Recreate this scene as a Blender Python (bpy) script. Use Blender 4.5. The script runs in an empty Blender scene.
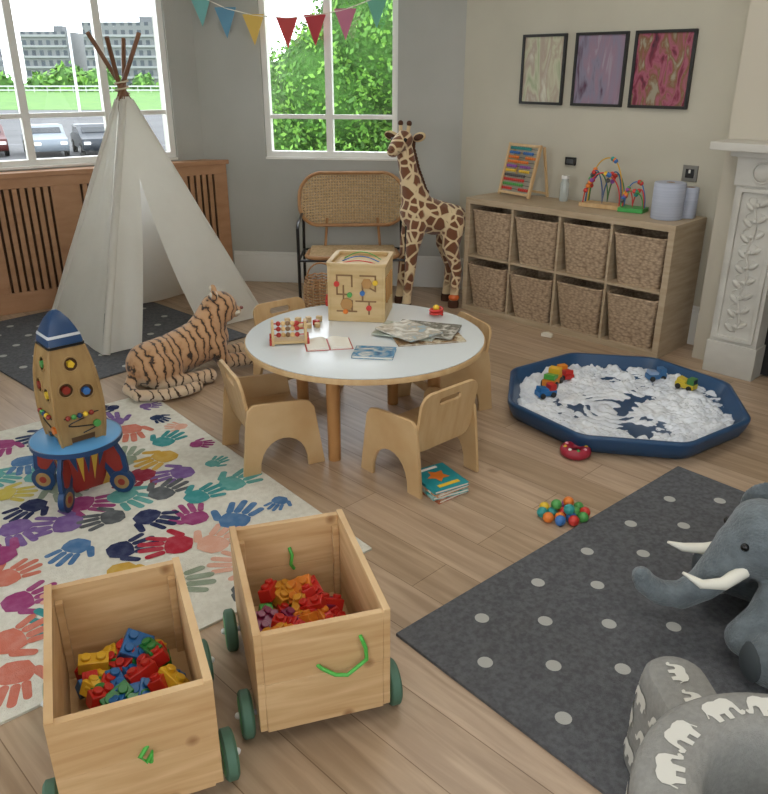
import bpy, bmesh, math, random
from mathutils import Vector, Matrix, Euler, noise
random.seed(7)
R = math.radians
# ---------------------------------------------------------------- materials
def col(h):
    h=h.lstrip('#'); r=[int(h[i:i+2],16)/255 for i in (0,2,4)]
    return tuple([(c/12.92 if c<=.04045 else ((c+.055)/1.055)**2.4) for c in r]+[1.0])
_mc={}
def mat(name,c1,c2=None,rough=.6,scale=(5,5,5),detail=4,bump=0,metal=0,spec=.5,lo=.35,hi=.65,bscale=None,sheen=0,nrm_dist=.01):
    if name in _mc: return _mc[name]
    m=bpy.data.materials.new(name); m.use_nodes=True; nt=m.node_tree; N=nt.nodes; L=nt.links
    b=N['Principled BSDF']; b.inputs['Base Color'].default_value=col(c1)
    b.inputs['Roughness'].default_value=rough; b.inputs['Metallic'].default_value=metal
    b.inputs['Specular IOR Level'].default_value=spec
    if sheen: b.inputs['Sheen Weight'].default_value=sheen
    tc=N.new('ShaderNodeTexCoord')
    if c2:
        mp=N.new('ShaderNodeMapping'); mp.inputs['Scale'].default_value=scale
        n=N.new('ShaderNodeTexNoise'); n.inputs['Scale'].default_value=1; n.inputs['Detail'].default_value=detail
        r=N.new('ShaderNodeValToRGB'); r.color_ramp.elements[0].position=lo; r.color_ramp.elements[1].position=hi
        r.color_ramp.elements[0].color=col(c1); r.color_ramp.elements[1].color=col(c2)
        L.new(tc.outputs['Object'],mp.inputs['Vector']); L.new(mp.outputs[0],n.inputs['Vector']); L.new(n.outputs[0],r.inputs[0]); L.new(r.outputs[0],b.inputs['Base Color'])
    if bump:
        n2=N.new('ShaderNodeTexNoise'); n2.inputs['Scale'].default_value=bscale or 150; n2.inputs['Detail'].default_value=3
        bp=N.new('ShaderNodeBump'); bp.inputs['Strength'].default_value=bump; bp.inputs['Distance'].default_value=nrm_dist
        L.new(tc.outputs['Object'],n2.inputs['Vector']); L.new(n2.outputs[0],bp.inputs['Height']); L.new(bp.outputs[0],b.inputs['Normal'])
    _mc[name]=m; return m
def wood(name,c1,c2,scale=(3,3,40),rough=.5):
    return mat(name,c1,c2,rough=rough,scale=scale,detail=6,lo=.3,hi=.7,spec=.35)
def C(h,rough=.4): return mat('paint_'+h,h,rough=rough)

# ---------------------------------------------------------------- mesh builder
class MB:
    def __init__(s): s.v=[];s.f=[];s.mi=[];s.mats=[]
    def add(s,vs,fs,m,M=None):
        if m not in s.mats: s.mats.append(m)
        k=s.mats.index(m); o=len(s.v)
        for v in vs:
            v=Vector(v); s.v.append(tuple(M@v if M else v))
        for f in fs: s.f.append([i+o for i in f]); s.mi.append(k)
    def box(s,c,sz,m,rot=None,M=None):
        x,y,z=[a/2 for a in sz]
        T=Matrix.Translation(c)
        if rot: T=T@Euler([R(a) for a in rot]).to_matrix().to_4x4()
        if M: T=M@T
        vs=[(i*x,j*y,k*z) for i in(-1,1) for j in(-1,1) for k in(-1,1)]
        s.add(vs,[(0,1,3,2),(4,6,7,5),(0,4,5,1),(2,3,7,6),(0,2,6,4),(1,5,7,3)],m,T)
    def ball(s,c,r,m,rot=None,seg=14,rings=9,M=None):
        if not hasattr(r,'__len__'): r=(r,r,r)
        vs=[(0,0,r[2])]
        for i in range(1,rings):
            a=math.pi*i/rings
            for j in range(seg):
                b=2*math.pi*j/seg; vs.append((r[0]*math.sin(a)*math.cos(b),r[1]*math.sin(a)*math.sin(b),r[2]*math.cos(a)))
        vs.append((0,0,-r[2])); fs=[]
        for j in range(seg): fs.append((0,1+j,1+(j+1)%seg))
        for i in range(rings-2):
            for j in range(seg):
                a=1+i*seg+j;b=1+i*seg+(j+1)%seg; fs.append((a,a+seg,b+seg,b))
        l=len(vs)-1
        for j in range(seg): fs.append((l,1+(rings-2)*seg+(j+1)%seg,1+(rings-2)*seg+j))
        T=Matrix.Translation(c)
        if rot: T=T@Euler([R(a) for a in rot]).to_matrix().to_4x4()
        if M:T=M@T
        s.add(vs,fs,m,T)
    def loft(s,loops,m,M=None,closed=False,cap=True):
        n=len(loops[0]); vs=[p for l in loops for p in l]; fs=[]
        k=len(loops)
        for i in range(k if closed else k-1):
            for j in range(n):
                a=i*n+j;b=i*n+(j+1)%n;c=((i+1)%k)*n+(j+1)%n;d=((i+1)%k)*n+j
                fs.append((a,b,c,d))
        if cap and not closed:
            fs.append(tuple(range(n))); fs.append(tuple(range((k-1)*n,k*n)))
        s.add(vs,fs,m,M)
    def lathe(s,prof,m,n=24,M=None,a0=0,closed=False):
        loops=[]
        for r,z in prof: loops.append([(r*math.cos(a0+2*math.pi*j/n),r*math.sin(a0+2*math.pi*j/n),z) for j in range(n)])
        s.loft(loops,m,M,closed=closed)
    def cyl(s,c,r,h,m,n=20,M=None,rot=None,r2=None):
        T=Matrix.Translation(c)
        if rot: T=T@Euler([R(a) for a in rot]).to_matrix().to_4x4()
        if M:T=M@T
        s.lathe([(r,-h/2),(r if r2 is None else r2,h/2)],m,n,T)
    def tube(s,pts,r,m,n=8,M=None,closed=False):
        pts=[Vector(p) for p in pts]; k=len(pts)
        if not hasattr(r,'__len__'): r=[r]*k
        loops=[];nn=None
        for i,p in enumerate(pts):
            if closed: t=pts[(i+1)%k]-pts[i-1]
            else: t=pts[min(i+1,k-1)]-pts[max(i-1,0)]
            t.normalize()
            if nn is None:
                ref=Vector((0,0,1)) if abs(t.z)<.9 else Vector((1,0,0)); nn=t.cross(ref).normalized()
            else: nn=(nn-t*nn.dot(t)).normalized()
            bb=t.cross(nn)
            loops.append([tuple(p+(nn*math.cos(2*math.pi*j/n)+bb*math.sin(2*math.pi*j/n))*r[i]) for j in range(n)])
        s.loft(loops,m,M,closed=closed)
    def prism(s,poly,t,m,M=None):
        n=len(poly); vs=[(x,-t/2,z) for x,z in poly]+[(x,t/2,z) for x,z in poly]
        fs=[tuple(range(n)),tuple(range(2*n-1,n-1,-1))]+[(i,(i+1)%n,n+(i+1)%n,n+i) for i in range(n)]
        s.add(vs,fs,m,M)
    def ringprism(s,o,i_,t,m,M=None):
        n=len(o); vs=[]
        for P,y in((o,-t/2),(i_,-t/2),(i_,t/2),(o,t/2)): vs+=[(x,y,z) for x,z in P]
        fs=[]
        for k in range(4):
            for j in range(n):
                fs.append((k*n+j,k*n+(j+1)%n,((k+1)%4)*n+(j+1)%n,((k+1)%4)*n+j))
        s.add(vs,fs,m,M)
    def obj(s,name,loc=(0,0,0),rz=0,bevel=0,parent=None,seg=2,angle=38):
        me=bpy.data.meshes.new(name); me.from_pydata(s.v,[],s.f)
        for m in s.mats: me.materials.append(m)
        for p,k in zip(me.polygons,s.mi): p.material_index=k
        bm=bmesh.new(); bm.from_mesh(me); bmesh.ops.recalc_face_normals(bm,faces=bm.faces); bm.to_mesh(me); bm.free()
        me.polygons.foreach_set('use_smooth',[True]*len(me.polygons)); me.set_sharp_from_angle(angle=R(angle))
        o=bpy.data.objects.new(name,me); bpy.context.collection.objects.link(o)
        o.location=loc; o.rotation_euler[2]=R(rz)
        if bevel:
            b=o.modifiers.new('bevel','BEVEL'); b.width=bevel; b.segments=seg; b.limit_method='ANGLE'; b.angle_limit=R(40)
        if parent: o.parent=parent
        return o
def RX(a): return Matrix.Rotation(R(a),4,'X')
def RY(a): return Matrix.Rotation(R(a),4,'Y')
def RZ(a): return Matrix.Rotation(R(a),4,'Z')
def T(*a): return Matrix.Translation(a)
def rrect(w,h,r,n=6,cx=0,cz=0):
    P=[]
    for (sx,sz,a0) in((1,1,0),(-1,1,90),(-1,-1,180),(1,-1,270)):
        for i in range(n):
            a=R(a0+90*i/(n-1)); P.append((cx+sx*(w/2-r)+r*math.cos(a),cz+sz*(h/2-r)+r*math.sin(a)))
    return P
def blob(name,parts,m,vox=.008,sm=4,loc=(0,0,0),rz=0,parent=None):
    mb=MB()
    for p in parts:
        if p[0]=='s': mb.ball(p[1],p[2],m,rot=p[3] if len(p)>3 else None,seg=20,rings=12)
        else:
            ch=p[1]
            mb.tube([c[:3] for c in ch],[c[3] for c in ch],m,n=16)
            for c in ch: mb.ball(c[:3],c[3]*.998,m,seg=16,rings=10)
    o=mb.obj(name)
    r=o.modifiers.new('r','REMESH'); r.mode='VOXEL'; r.voxel_size=vox
    s=o.modifiers.new('s','SMOOTH'); s.factor=.5; s.iterations=sm
    dg=bpy.context.evaluated_depsgraph_get(); me=bpy.data.meshes.new_from_object(o.evaluated_get(dg))
    o.modifiers.clear(); o.data=me; me.materials.clear(); me.materials.append(m)
    me.polygons.foreach_set('material_index',[0]*len(me.polygons)); me.polygons.foreach_set('use_smooth',[True]*len(me.polygons))
    o.location=loc; o.rotation_euler[2]=R(rz)
    if parent: o.parent=parent
    return o
def mirror(parts):
    out=[]
    for p in parts:
        out.append(p)
        if p[0]=='s':
            q=[p[0],(p[1][0],-p[1][1],p[1][2]),p[2]]
            if len(p)>3: q.append((-p[3][0],p[3][1],-p[3][2]))
            out.append(tuple(q))
        else: out.append(('c',[(c[0],-c[1],c[2],c[3]) for c in p[1]]))
    return out

# ---------------------------------------------------------------- common mats
WHITE=mat('white_paint','e8e6e0',rough=.45)
TRIM=mat('trim_white','dad9d4',rough=.45)
WALLG=mat('wall_grey','a8a79f','afaea7',rough=.85,scale=(2,2,2),bump=.05,bscale=60)
WALLB=mat('wall_beige','b5af9e','bcb6a5',rough=.85,scale=(2,2,2),bump=.05,bscale=60)
def pine():
    m=bpy.data.materials.new('pine'); m.use_nodes=True; N=m.node_tree.nodes; L=m.node_tree.links; b=N['Principled BSDF']
    tc=N.new('ShaderNodeTexCoord'); mp=N.new('ShaderNodeMapping'); mp.inputs['Scale'].default_value=(3,3,34)
    n=N.new('ShaderNodeTexNoise'); n.inputs['Scale'].default_value=1; n.inputs['Detail'].default_value=5; n.inputs['Distortion'].default_value=.6
    r=N.new('ShaderNodeValToRGB'); e=r.color_ramp.elements; e[0].position=.3;e[1].position=.7;e[0].color=col('bc9565');e[1].color=col('d8b88b')
    L.new(tc.outputs['Object'],mp.inputs[0]);L.new(mp.outputs[0],n.inputs['Vector']);L.new(n.outputs[0],r.inputs[0])
    v=N.new('ShaderNodeTexVoronoi'); v.inputs['Scale'].default_value=6.5; L.new(tc.outputs['Object'],v.inputs['Vector'])
    r2=N.new('ShaderNodeValToRGB'); e=r2.color_ramp.elements; e[0].position=.05;e[1].position=.13;e[0].color=(.38,.24,.15,1);e[1].color=(1,1,1,1)
    L.new(v.outputs['Distance'],r2.inputs[0])
    x=N.new('ShaderNodeMixRGB'); x.blend_type='MULTIPLY'; x.inputs[0].default_value=.8; L.new(r.outputs[0],x.inputs[1]); L.new(r2.outputs[0],x.inputs[2])
    L.new(x.outputs[0],b.inputs['Base Color']); b.inputs['Roughness'].default_value=.5; return m
PINE=pine()
PLY=wood('birch_ply','cbac80','bc9869',(30,6,6))
OAK=wood('shelf_oak','b5a288','a38e72',(5,5,50))
BLACKM=mat('black_metal','161616',rough=.35)

# ---------------------------------------------------------------- room shell
def wallmesh(name,p0,p1,holes,m,H=2.9,th=.25):
    p0=Vector((*p0,0));p1=Vector((*p1,0)); Ln=(p1-p0).length; a=math.degrees(math.atan2(p1.y-p0.y,p1.x-p0.x))
    mb=MB(); xs=0
    def bx(x0,x1,z0,z1):
        if x1-x0>1e-4 and z1-z0>1e-4: mb.box(((x0+x1)/2,th/2,(z0+z1)/2),(x1-x0,th,z1-z0),m)
    for (a0,a1,z0,z1) in sorted(holes):
        bx(xs,a0,0,H); bx(a0,a1,0,z0); bx(a0,a1,z1,H); xs=a1
    bx(xs,Ln,0,H)
    o=mb.obj(name,p0,a); return o,a,Ln
A=(.56,5.82);B=(-1.36,6.07);Cc=(-3.19,4.84);D=(4.2,2.18)
Z0,Z1=.95,2.5
wallmesh('wall_back',B,A,[(.48,1.47,Z0,Z1)],WALLG)
wallmesh('wall_bay_left',Cc,B,[(.355,2.0,Z0,Z1)],WALLG)
wallmesh('wall_right',A,D,[],WALLB)
wallmesh('wall_right_side',D,(4.2,-1.8),[],WALLB)
wallmesh('wall_rear',(4.2,-1.8),(-3.19,-1.8),[(1.2,3.0,.9,2.6),(4.0,5.8,.9,2.6)],WALLB)  # window openings added to this unseen wall to let in more sky light
wallmesh('wall_left',(-3.19,-1.8),Cc,[(1.6,3.6,.9,2.6)],WALLB)
def floor_mat():
    m=bpy.data.materials.new('wood_floor'); m.use_nodes=True; nt=m.node_tree;N=nt.nodes;L=nt.links;b=N['Principled BSDF']
    tc=N.new('ShaderNodeTexCoord'); mp=N.new('ShaderNodeMapping'); mp.inputs['Rotation'].default_value[2]=R(45)
    L.new(tc.outputs['Object'],mp.inputs[0])
    br=N.new('ShaderNodeTexBrick'); br.inputs['Color1'].default_value=col('bda68e'); br.inputs['Color2'].default_value=col('a99278'); br.inputs['Mortar'].default_value=col('80694f')
    br.inputs['Scale'].default_value=1; br.inputs['Mortar Size'].default_value=.0016; br.inputs['Mortar Smooth'].default_value=.3; br.inputs['Brick Width'].default_value=1.4; br.inputs['Row Height'].default_value=.17; br.offset=.37
    L.new(mp.outputs[0],br.inputs['Vector'])
    m2=N.new('ShaderNodeMapping'); m2.inputs['Scale'].default_value=(1.6,20,1); L.new(mp.outputs[0],m2.inputs[0])
    n=N.new('ShaderNodeTexNoise'); n.inputs['Scale'].default_value=1.5; n.inputs['Detail'].default_value=8; n.inputs['Distortion'].default_value=.8; L.new(m2.outputs[0],n.inputs['Vector'])
    r=N.new('ShaderNodeValToRGB'); r.color_ramp.elements[0].position=.3; r.color_ramp.elements[1].position=.68; r.color_ramp.elements[0].color=(.7,.65,.6,1); r.color_ramp.elements[1].color=(1.12,1.11,1.1,1)
    L.new(n.outputs[0],r.inputs[0])
    n3=N.new('ShaderNodeTexNoise'); n3.inputs['Scale'].default_value=2.2; n3.inputs['Detail'].default_value=3; L.new(tc.outputs['Object'],n3.inputs['Vector'])
    r3=N.new('ShaderNodeValToRGB'); r3.color_ramp.elements[0].color=(.86,.84,.82,1); r3.color_ramp.elements[1].color=(1.1,1.1,1.1,1); L.new(n3.outputs[0],r3.inputs[0])
    x=N.new('ShaderNodeMixRGB'); x.blend_type='MULTIPLY'; x.inputs[0].default_value=.85; L.new(br.outputs[0],x.inputs[1]); L.new(r.outputs[0],x.inputs[2])
    y=N.new('ShaderNodeMixRGB'); y.blend_type='MULTIPLY'; y.inputs[0].default_value=.8; L.new(x.outputs[0],y.inputs[1]); L.new(r3.outputs[0],y.inputs[2])
    v=N.new('ShaderNodeTexVoronoi'); v.inputs['Scale'].default_value=1; m4=N.new('ShaderNodeMapping'); m4.inputs['Scale'].default_value=(2.0,3.2,1); L.new(mp.outputs[0],m4.inputs[0]); L.new(m4.outputs[0],v.inputs['Vector'])
    r4=N.new('ShaderNodeValToRGB'); r4.color_ramp.elements[0].position=.02; r4.color_ramp.elements[1].position=.07; r4.color_ramp.elements[0].color=(.5,.4,.32,1); r4.color_ramp.elements[1].color=(1,1,1,1); L.new(v.outputs['Distance'],r4.inputs[0])
    z=N.new('ShaderNodeMixRGB'); z.blend_type='MULTIPLY'; z.inputs[0].default_value=.6; L.new(y.outputs[0],z.inputs[1]); L.new(r4.outputs[0],z.inputs[2])
    L.new(z.outputs[0],b.inputs['Base Color']); b.inputs['Roughness'].default_value=.36; b.inputs['Specular IOR Level'].default_value=.5
    bp=N.new('ShaderNodeBump'); bp.inputs['Strength'].default_value=.2; bp.inputs['Distance'].default_value=.003; bp.invert=True
    L.new(br.outputs[1],bp.inputs['Height']); L.new(bp.outputs[0],b.inputs['Normal'])
    return m
poly=[(-3.19,-1.8),(4.2,-1.8),D,A,B,Cc]
def outset(P,d=.12):
    c=Vector((.5,2)); return [tuple(Vector(p)+(Vector(p)-c).normalized()*d) for p in P]
for nm,z0,z1,m in(('floor',-.12,0,floor_mat()),('ceiling',2.9,3.0,mat('ceiling_paint','e4e1da',rough=.9))):
    mb=MB(); P=outset(poly); n=len(P)
    mb.add([(x,y,z0) for x,y in P]+[(x,y,z1) for x,y in P],[tuple(range(n)),tuple(range(2*n-1,n-1,-1))]+[(i,(i+1)%n,n+(i+1)%n,n+i) for i in range(n)],m); mb.obj(nm)
def wallM(p0,p1):
    a=math.atan2(p1[1]-p0[1],p1[0]-p0[0]); return Matrix.Translation((p0[0],p0[1],0))@Matrix.Rotation(a,4,'Z'),math.degrees(a),math.hypot(p1[0]-p0[0],p1[1]-p0[1])
def baseboard(name,p0,p1,x0,x1,t=.018,h=.24):
    M,a,Ln=wallM(p0,p1); mb=MB()
    mb.box(((x0+x1)/2,-t/2,h*.45),(x1-x0,t,h*.9),TRIM); mb.box(((x0+x1)/2,-t*.3,h*.95),(x1-x0,t*.6,h*.1),TRIM)
    mb.obj(name,(p0[0],p0[1],0),a,bevel=.003)
baseboard('baseboard_back',B,A,.18,1.93)
baseboard('baseboard_right',A,D,.02,1.985)
baseboard('baseboard_right_end',A,D,3.76,5.1)
GL=bpy.data.materials.new('window_glass'); GL.use_nodes=True
nt=GL.node_tree; nt.nodes.clear(); o_=nt.nodes.new('ShaderNodeOutputMaterial'); mx=nt.nodes.new('ShaderNodeMixShader'); tr=nt.nodes.new('ShaderNodeBsdfTransparent'); gs=nt.nodes.new('ShaderNodeBsdfGlossy'); gs.inputs['Roughness'].default_value=.02
mx.inputs[0].default_value=.04; nt.links.new(tr.outputs[0],mx.inputs[1]); nt.links.new(gs.outputs[0],mx.inputs[2]); nt.links.new(mx.outputs[0],o_.inputs[0])
def window(name,p0,p1,x0,x1,z0,z1,mull,trans):
    M,a,Ln=wallM(p0,p1); mb=MB(); y=.06; f=.042
    w=x1-x0;h=z1-z0;cx=(x0+x1)/2;cz=(z0+z1)/2
    mb.ringprism(rrect(w,h,.002,2,cx,cz),rrect(w-2*f,h-2*f,.002,2,cx,cz),.07,WHITE,T(0,y,0))
    xs=[x0]+mull+[x1]
    for m_ in mull: mb.box((m_,y,cz),(.05,.065,h-2*f),WHITE)
    for t in trans:
        for i in range(len(xs)-1): mb.box(((xs[i]+xs[i+1])/2,y,t),(xs[i+1]-xs[i]-.05,.04,.03),WHITE)
    mb.box((cx,.02,z0-.004),(w-.004,.06,.016),WHITE)
    o=mb.obj(name,(p0[0],p0[1],0),a,bevel=.003)
    g=MB(); g.box((cx,y+.005,cz),(w-2*f,.004,h-2*f),GL); go=g.obj('glass',parent=o)
window('window_1',Cc,B,.355,2.0,Z0,Z1,[1.0,1.545],[1.27])
window('window_2',B,A,.48,1.47,Z0,Z1,[.965],[1.235])
# radiator cover
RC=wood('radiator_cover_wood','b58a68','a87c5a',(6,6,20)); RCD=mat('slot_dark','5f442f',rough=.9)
M,a,Ln=wallM(Cc,B); mb=MB()
y0=-.12; xe=2.325
def slab(z0,z1,ya,yb,xa,k,m):
    f=lambda y: 2.195+(-y)/math.tan(R(41.4))-.004
    P=[(xa,ya),(f(ya)-k,ya),(f(yb)-k,yb),(xa,yb)]
    mb.add([(x,y,z0) for x,y in P]+[(x,y,z1) for x,y in P],[(0,1,2,3),(7,6,5,4)]+[(i,(i+1)%4,4+(i+1)%4,4+i) for i in range(4)],m)
slab(.90,.93,-.004,-.135,.075,.0,RC)
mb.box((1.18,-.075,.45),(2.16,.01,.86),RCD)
W0,W1=.1,xe
mb.box(((W0+W1)/2,y0+.01,.07),(W1-W0,.02,.14),RC); mb.box(((W0+W1)/2,y0+.01,.865),(W1-W0,.02,.07),RC)
gr=[(.13,.52),(.68,1.07),(1.23,1.62),(2.0,2.24)]
e=[W0]+[v for g in gr for v in g]+[W1]
for i in range(0,len(e),2): mb.box(((e[i]+e[i+1])/2,y0+.01,.485),(e[i+1]-e[i],.02,.69),RC)
for g0,g1 in gr:
    n=int((g1-g0)/.046)
    for i in range(n+1): mb.box((g0+(g1-g0)*i/n,y0+.01,.485),(.031,.018,.69),RC)
mb.obj('radiator_cover',(Cc[0],Cc[1],0),a,bevel=.002)
# chimney breast + fireplace
def RWp(s,d=0,z=0): k=1/math.sqrt(2); return (A[0]+s*k-d*k,A[1]-s*k-d*k,z)
mb=MB(); mb.box((.88,-.115,1.45),(1.76,.23,2.9),mat('breast_paint','bdb5a4',rough=.85)); mb.obj('chimney_breast',RWp(1.99),-45)
MARB=mat('marble_white','c6c2b8','b4b0a6',rough=.4,scale=(3,3,6),bump=.15,bscale=40)
mb=MB()
for x in(.0,1.22):
    mb.box((x+.125,-.075,.09),(.27,.15,.18),MARB); mb.box((x+.125,-.07,.6),(.25,.14,.86),MARB); mb.box((x+.125,-.0755,1.08),(.27,.15,.14),MARB)
    mb.ringprism(rrect(.21,.8,.01,3,x+.125,.6),rrect(.17,.76,.01,3,x+.125,.6),.02,MARB,T(0,-.145,0))
    mb.tube([(x+.125+.012*math.sin(k*.9),-.142,.25+k*.035) for k in range(21)],.007,MARB,n=6)
    for k in range(9):
        z=.28+k*.08
        for sgn in(-1,1):
            mb.ball((x+.125+sgn*.035,-.142,z+.012*sgn),(.03,.012,.014),MARB,rot=(0,-sgn*40,0),seg=8,rings=6)
            mb.tube([(x+.125+sgn*(.02+.03*math.sin(q)),-.142,z+.02+.02*math.cos(q)) for q in [i*.7 for i in range(6)]],.004,MARB,n=5)
        mb.ball((x+.125,-.145,z),.013,MARB,seg=8,rings=6)
    mb.ball((x+.125,-.155,1.08),(.045,.015,.045),MARB)
    mb.tube([(x+.125+.05*math.cos(q),-.157,1.08+.05*math.sin(q)) for q in [i*math.pi/8 for i in range(16)]],.006,MARB,n=5,closed=True)
mb.box((.735,-.06,1.02),(.97,.12,.26),MARB)
mb.box((.735,-.09,1.165),(1.55,.18,.03),MARB)
mb.box((.735,-.12,1.2),(1.72,.24,.04),MARB)
mb.box((.735,-.012,.45),(.97,.02,.88),mat('firebox','1c1b1a',rough=.8))
mb.box((.735,-.05,.03),(.7,.09,.06),BLACKM)
mb.obj('fireplace',RWp(2.13,.234),-45,bevel=.004)

# ---------------------------------------------------------------- outdoors
GZ=-2.4
mb=MB(); GR=mat('grass','406821','507a29',rough=.9,scale=(.5,.5,.5))
mb.box((-30,184,GZ-.1),(500,190,.2),GR); mb.box((-5,15.2,GZ-.1),(80,16,.2),GR); g=mb.obj('lawn_ground')
mb=MB(); mb.box((-30,56,GZ-.1),(300,65,.2),mat('asphalt','505152','444546',rough=.9,scale=(.3,.3,.3))); mb.box((-30,46,GZ+.01),(300,.25,.02),mat('kerb','6c6d6f')); mb.obj('car_park_ground')
def bmat():
    m=bpy.data.materials.new('apartment_facade'); m.use_nodes=True; N=m.node_tree.nodes; L=m.node_tree.links
    tc=N.new('ShaderNodeTexCoord'); mp=N.new('ShaderNodeMapping'); mp.inputs['Rotation'].default_value[0]=R(90)
    br=N.new('ShaderNodeTexBrick'); br.offset=0; br.inputs['Scale'].default_value=1; br.inputs['Brick Width'].default_value=1.9; br.inputs['Row Height'].default_value=2.2; br.inputs['Mortar Size'].default_value=.5
    br.inputs['Color1'].default_value=col('2c343c'); br.inputs['Color2'].default_value=col('3a434c'); br.inputs['Mortar'].default_value=col('646768')
    L.new(tc.outputs['Object'],mp.inputs[0]); L.new(mp.outputs[0],br.inputs['Vector']); L.new(br.outputs[0],N['Principled BSDF'].inputs['Base Color']); return m
BM=bmat()
for (x,w,zt) in((-81,11,10.0),(-61,21,12.0),(-104,14,12)):
    mb=MB(); mb.box((0,0,(zt-GZ)/2),(w,12,zt-GZ),BM); mb.box((w*.2,0,zt-GZ+.7),(w*.2,4,1.4),mat('roof_grey','5c6062'))
    for k in range(1,6): mb.box((0,-6.2,k*2.3),(w*.98,.4,.5),mat('balcony','828586'))
    mb.obj('apartment_building',(x,208,GZ))
LEAFS=[mat('leaf_a','4c7a26',rough=.7),mat('leaf_b','6a9838',rough=.7),mat('leaf_c','3b6620',rough=.7)]
CORE=mat('foliage_core','2f5219','3f6a24',rough=.95,scale=(9,9,9),bump=1,bscale=14,nrm_dist=.1)
def tree(name,blobs,nleaf,base,size=.08,seed=1):
    rnd=random.Random(seed); mb=MB()
    for (x,y,z,r) in blobs: mb.ball((x,y,z),r*.9,CORE,seg=20,rings=12)
    tot=sum(b[3]**2 for b in blobs)
    for (x,y,z,r) in blobs:
        for i in range(int(nleaf*r*r/tot)):
            d=Vector((rnd.gauss(0,1),rnd.gauss(0,1),rnd.gauss(0,1))).normalized(); nz=noise.noise(d*3+Vector((x,y,z)))
            p=Vector((x,y,z))+d*r*(.9+.3*nz+rnd.uniform(-.04,.12))
            a=Vector((rnd.gauss(0,1),rnd.gauss(0,1),rnd.gauss(0,1))).normalized(); b=a.cross(d).normalized(); s=size*rnd.uniform(.6,1.4)
            mb.add([p-a*s,p+b*s*.55,p+a*s,p-b*s*.55],[(0,1,2,3)],LEAFS[rnd.choice((0,0,1,1,2))])
    for (x,y) in base: mb.tube([(x,y,GZ),(x+.1,y,GZ+1.5),(x,y,GZ+3)],[.2,.15,.1],mat('bark','54443a',rough=.9))
    return mb.obj(name,angle=180)
tree('garden_tree',[(-1.9,15.5,.5,1.35),(-.9,15,1.2,1.2),(.3,15,2.2,1.6),(-2.6,16.5,-.1,1.3),(1.8,15.5,1.7,1.6),(0,16,.4,1.5),(-1,14.5,-.9,1.3),(1,14.5,-.6,1.4),(3.2,16,1.3,1.6),(-2.4,15,-1.1,1.3)],52000,[(-.7,15),(.8,15.2),(-2.4,16)],.05,3)
tree('hedge',[(-120+i*7,170+3*math.sin(i*2),GZ+.6,3.6+math.sin(i*1.7)) for i in range(16)],5000,[],.7,5)
tree('shrub',[(-9.6,15.5,-1.1,1.2),(-10.8,16,-1.0,1.3),(-8.9,15.8,-2.0,.8)],9000,[(-10,15.8)],.05,6)
def car(name,loc,rz,c):
    mb=MB(); p=mat('car_paint_'+c,c,rough=.3,metal=.3); g=mat('car_glass','20262b',rough=.15); t=mat('tyre','1a1a1a',rough=.8)
    pr=[(-2.1,.35),(-2.12,.75),(-1.95,.92),(-1.3,1.0),(-.75,1.42),(.7,1.45),(1.35,1.02),(2.0,.85),(2.12,.55),(2.05,.3)]
    mb.prism(pr,1.66,p); 
    mb.prism([(-1.15,1.02),(-.7,1.36),(.65,1.39),(1.2,1.03)],1.69,g)
    mb.box((1.05,0,1.22),(.05,1.35,.42),g,rot=(0,-56,0)); mb.box((-1.05,0,1.2),(.05,1.35,.42),g,rot=(0,50,0))
    for x in(-1.3,1.3):
        for y in(-.78,.78): mb.cyl((x,y,.32),.32,.2,t,rot=(90,0,0)); mb.cyl((x,y*1.03,.32),.18,.2,mat('hub_steel','999999',metal=.8),rot=(90,0,0))
    for y in(-.6,.6): mb.box((2.08,y,.66),(.08,.32,.14),mat('headlamp','f2f2ee',rough=.2)); mb.box((-2.1,y,.75),(.08,.3,.14),mat('taillamp','9c1f1a'))
    mb.obj(name,loc,rz,bevel=.04)
car('car',(-17.2,41,GZ),-60,'6c757d'); car('car',(-14.9,41.5,GZ),-62,'232a32'); car('car',(-20.2,41,GZ),-60,'4a1c1a')
mb=MB(); mb.cyl((0,0,7),.12,14,mat('post_steel','c9cccd')); mb.box((.6,0,14),(1.4,.2,.1),mat('post_steel','c9cccd')); mb.obj('street_lamp',(-27.8,75,GZ))
mb=MB(); FW=mat('fence_paint','b0b2b0')
for i in range(60): mb.box((i*2.5,0,.6),(.12,.1,1.2),FW)
for z in(.4,1.1): mb.box((74,0,z),(149,.08,.25),FW)
mb.obj('boundary_fence',(-135,160,GZ))

# ---------------------------------------------------------------- rugs
def dots(mb,l1,l2,m,sp,r,h,flip=1):
    i=0;y=sp*.45
    while y<l2-r:
        x=sp*(.4 if i%2 else .9)
        while x<l1-r:
            mb.add([(x+r*math.cos(q*math.pi/10),flip*(y+r*math.sin(q*math.pi/10)),h+.0008) for q in range(20)],[tuple(range(20))],m)
            x+=sp
        y+=sp*.5; i+=1
RUGG=mat('rug_grey','5c5d60','6e6f72',rough=.95,scale=(60,60,60),bump=.6,bscale=350,spec=.1)
DOT=mat('rug_dot','b9b9b4',rough=.95,bump=.4,bscale=350,spec=.1)
mbx=MB(); h=.01
mbx.box((.8,-1.0,h/2),(1.6,2.0,h),RUGG); dots(mbx,1.6,2.0,DOT,.27,.022,h,flip=-1)
mbx.obj('spotted_rug',(.036,1.832,0),math.degrees(math.atan2(.656,.754)))
mbx=MB(); mbx.box((.665,.78,h/2),(1.33,1.44,h),RUGG); dots(mbx,1.33,1.48,DOT,.27,.022,h)
mbx.obj('spotted_rug',(-1.72,3.62,0),math.degrees(math.atan2(.73,.68)))
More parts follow.
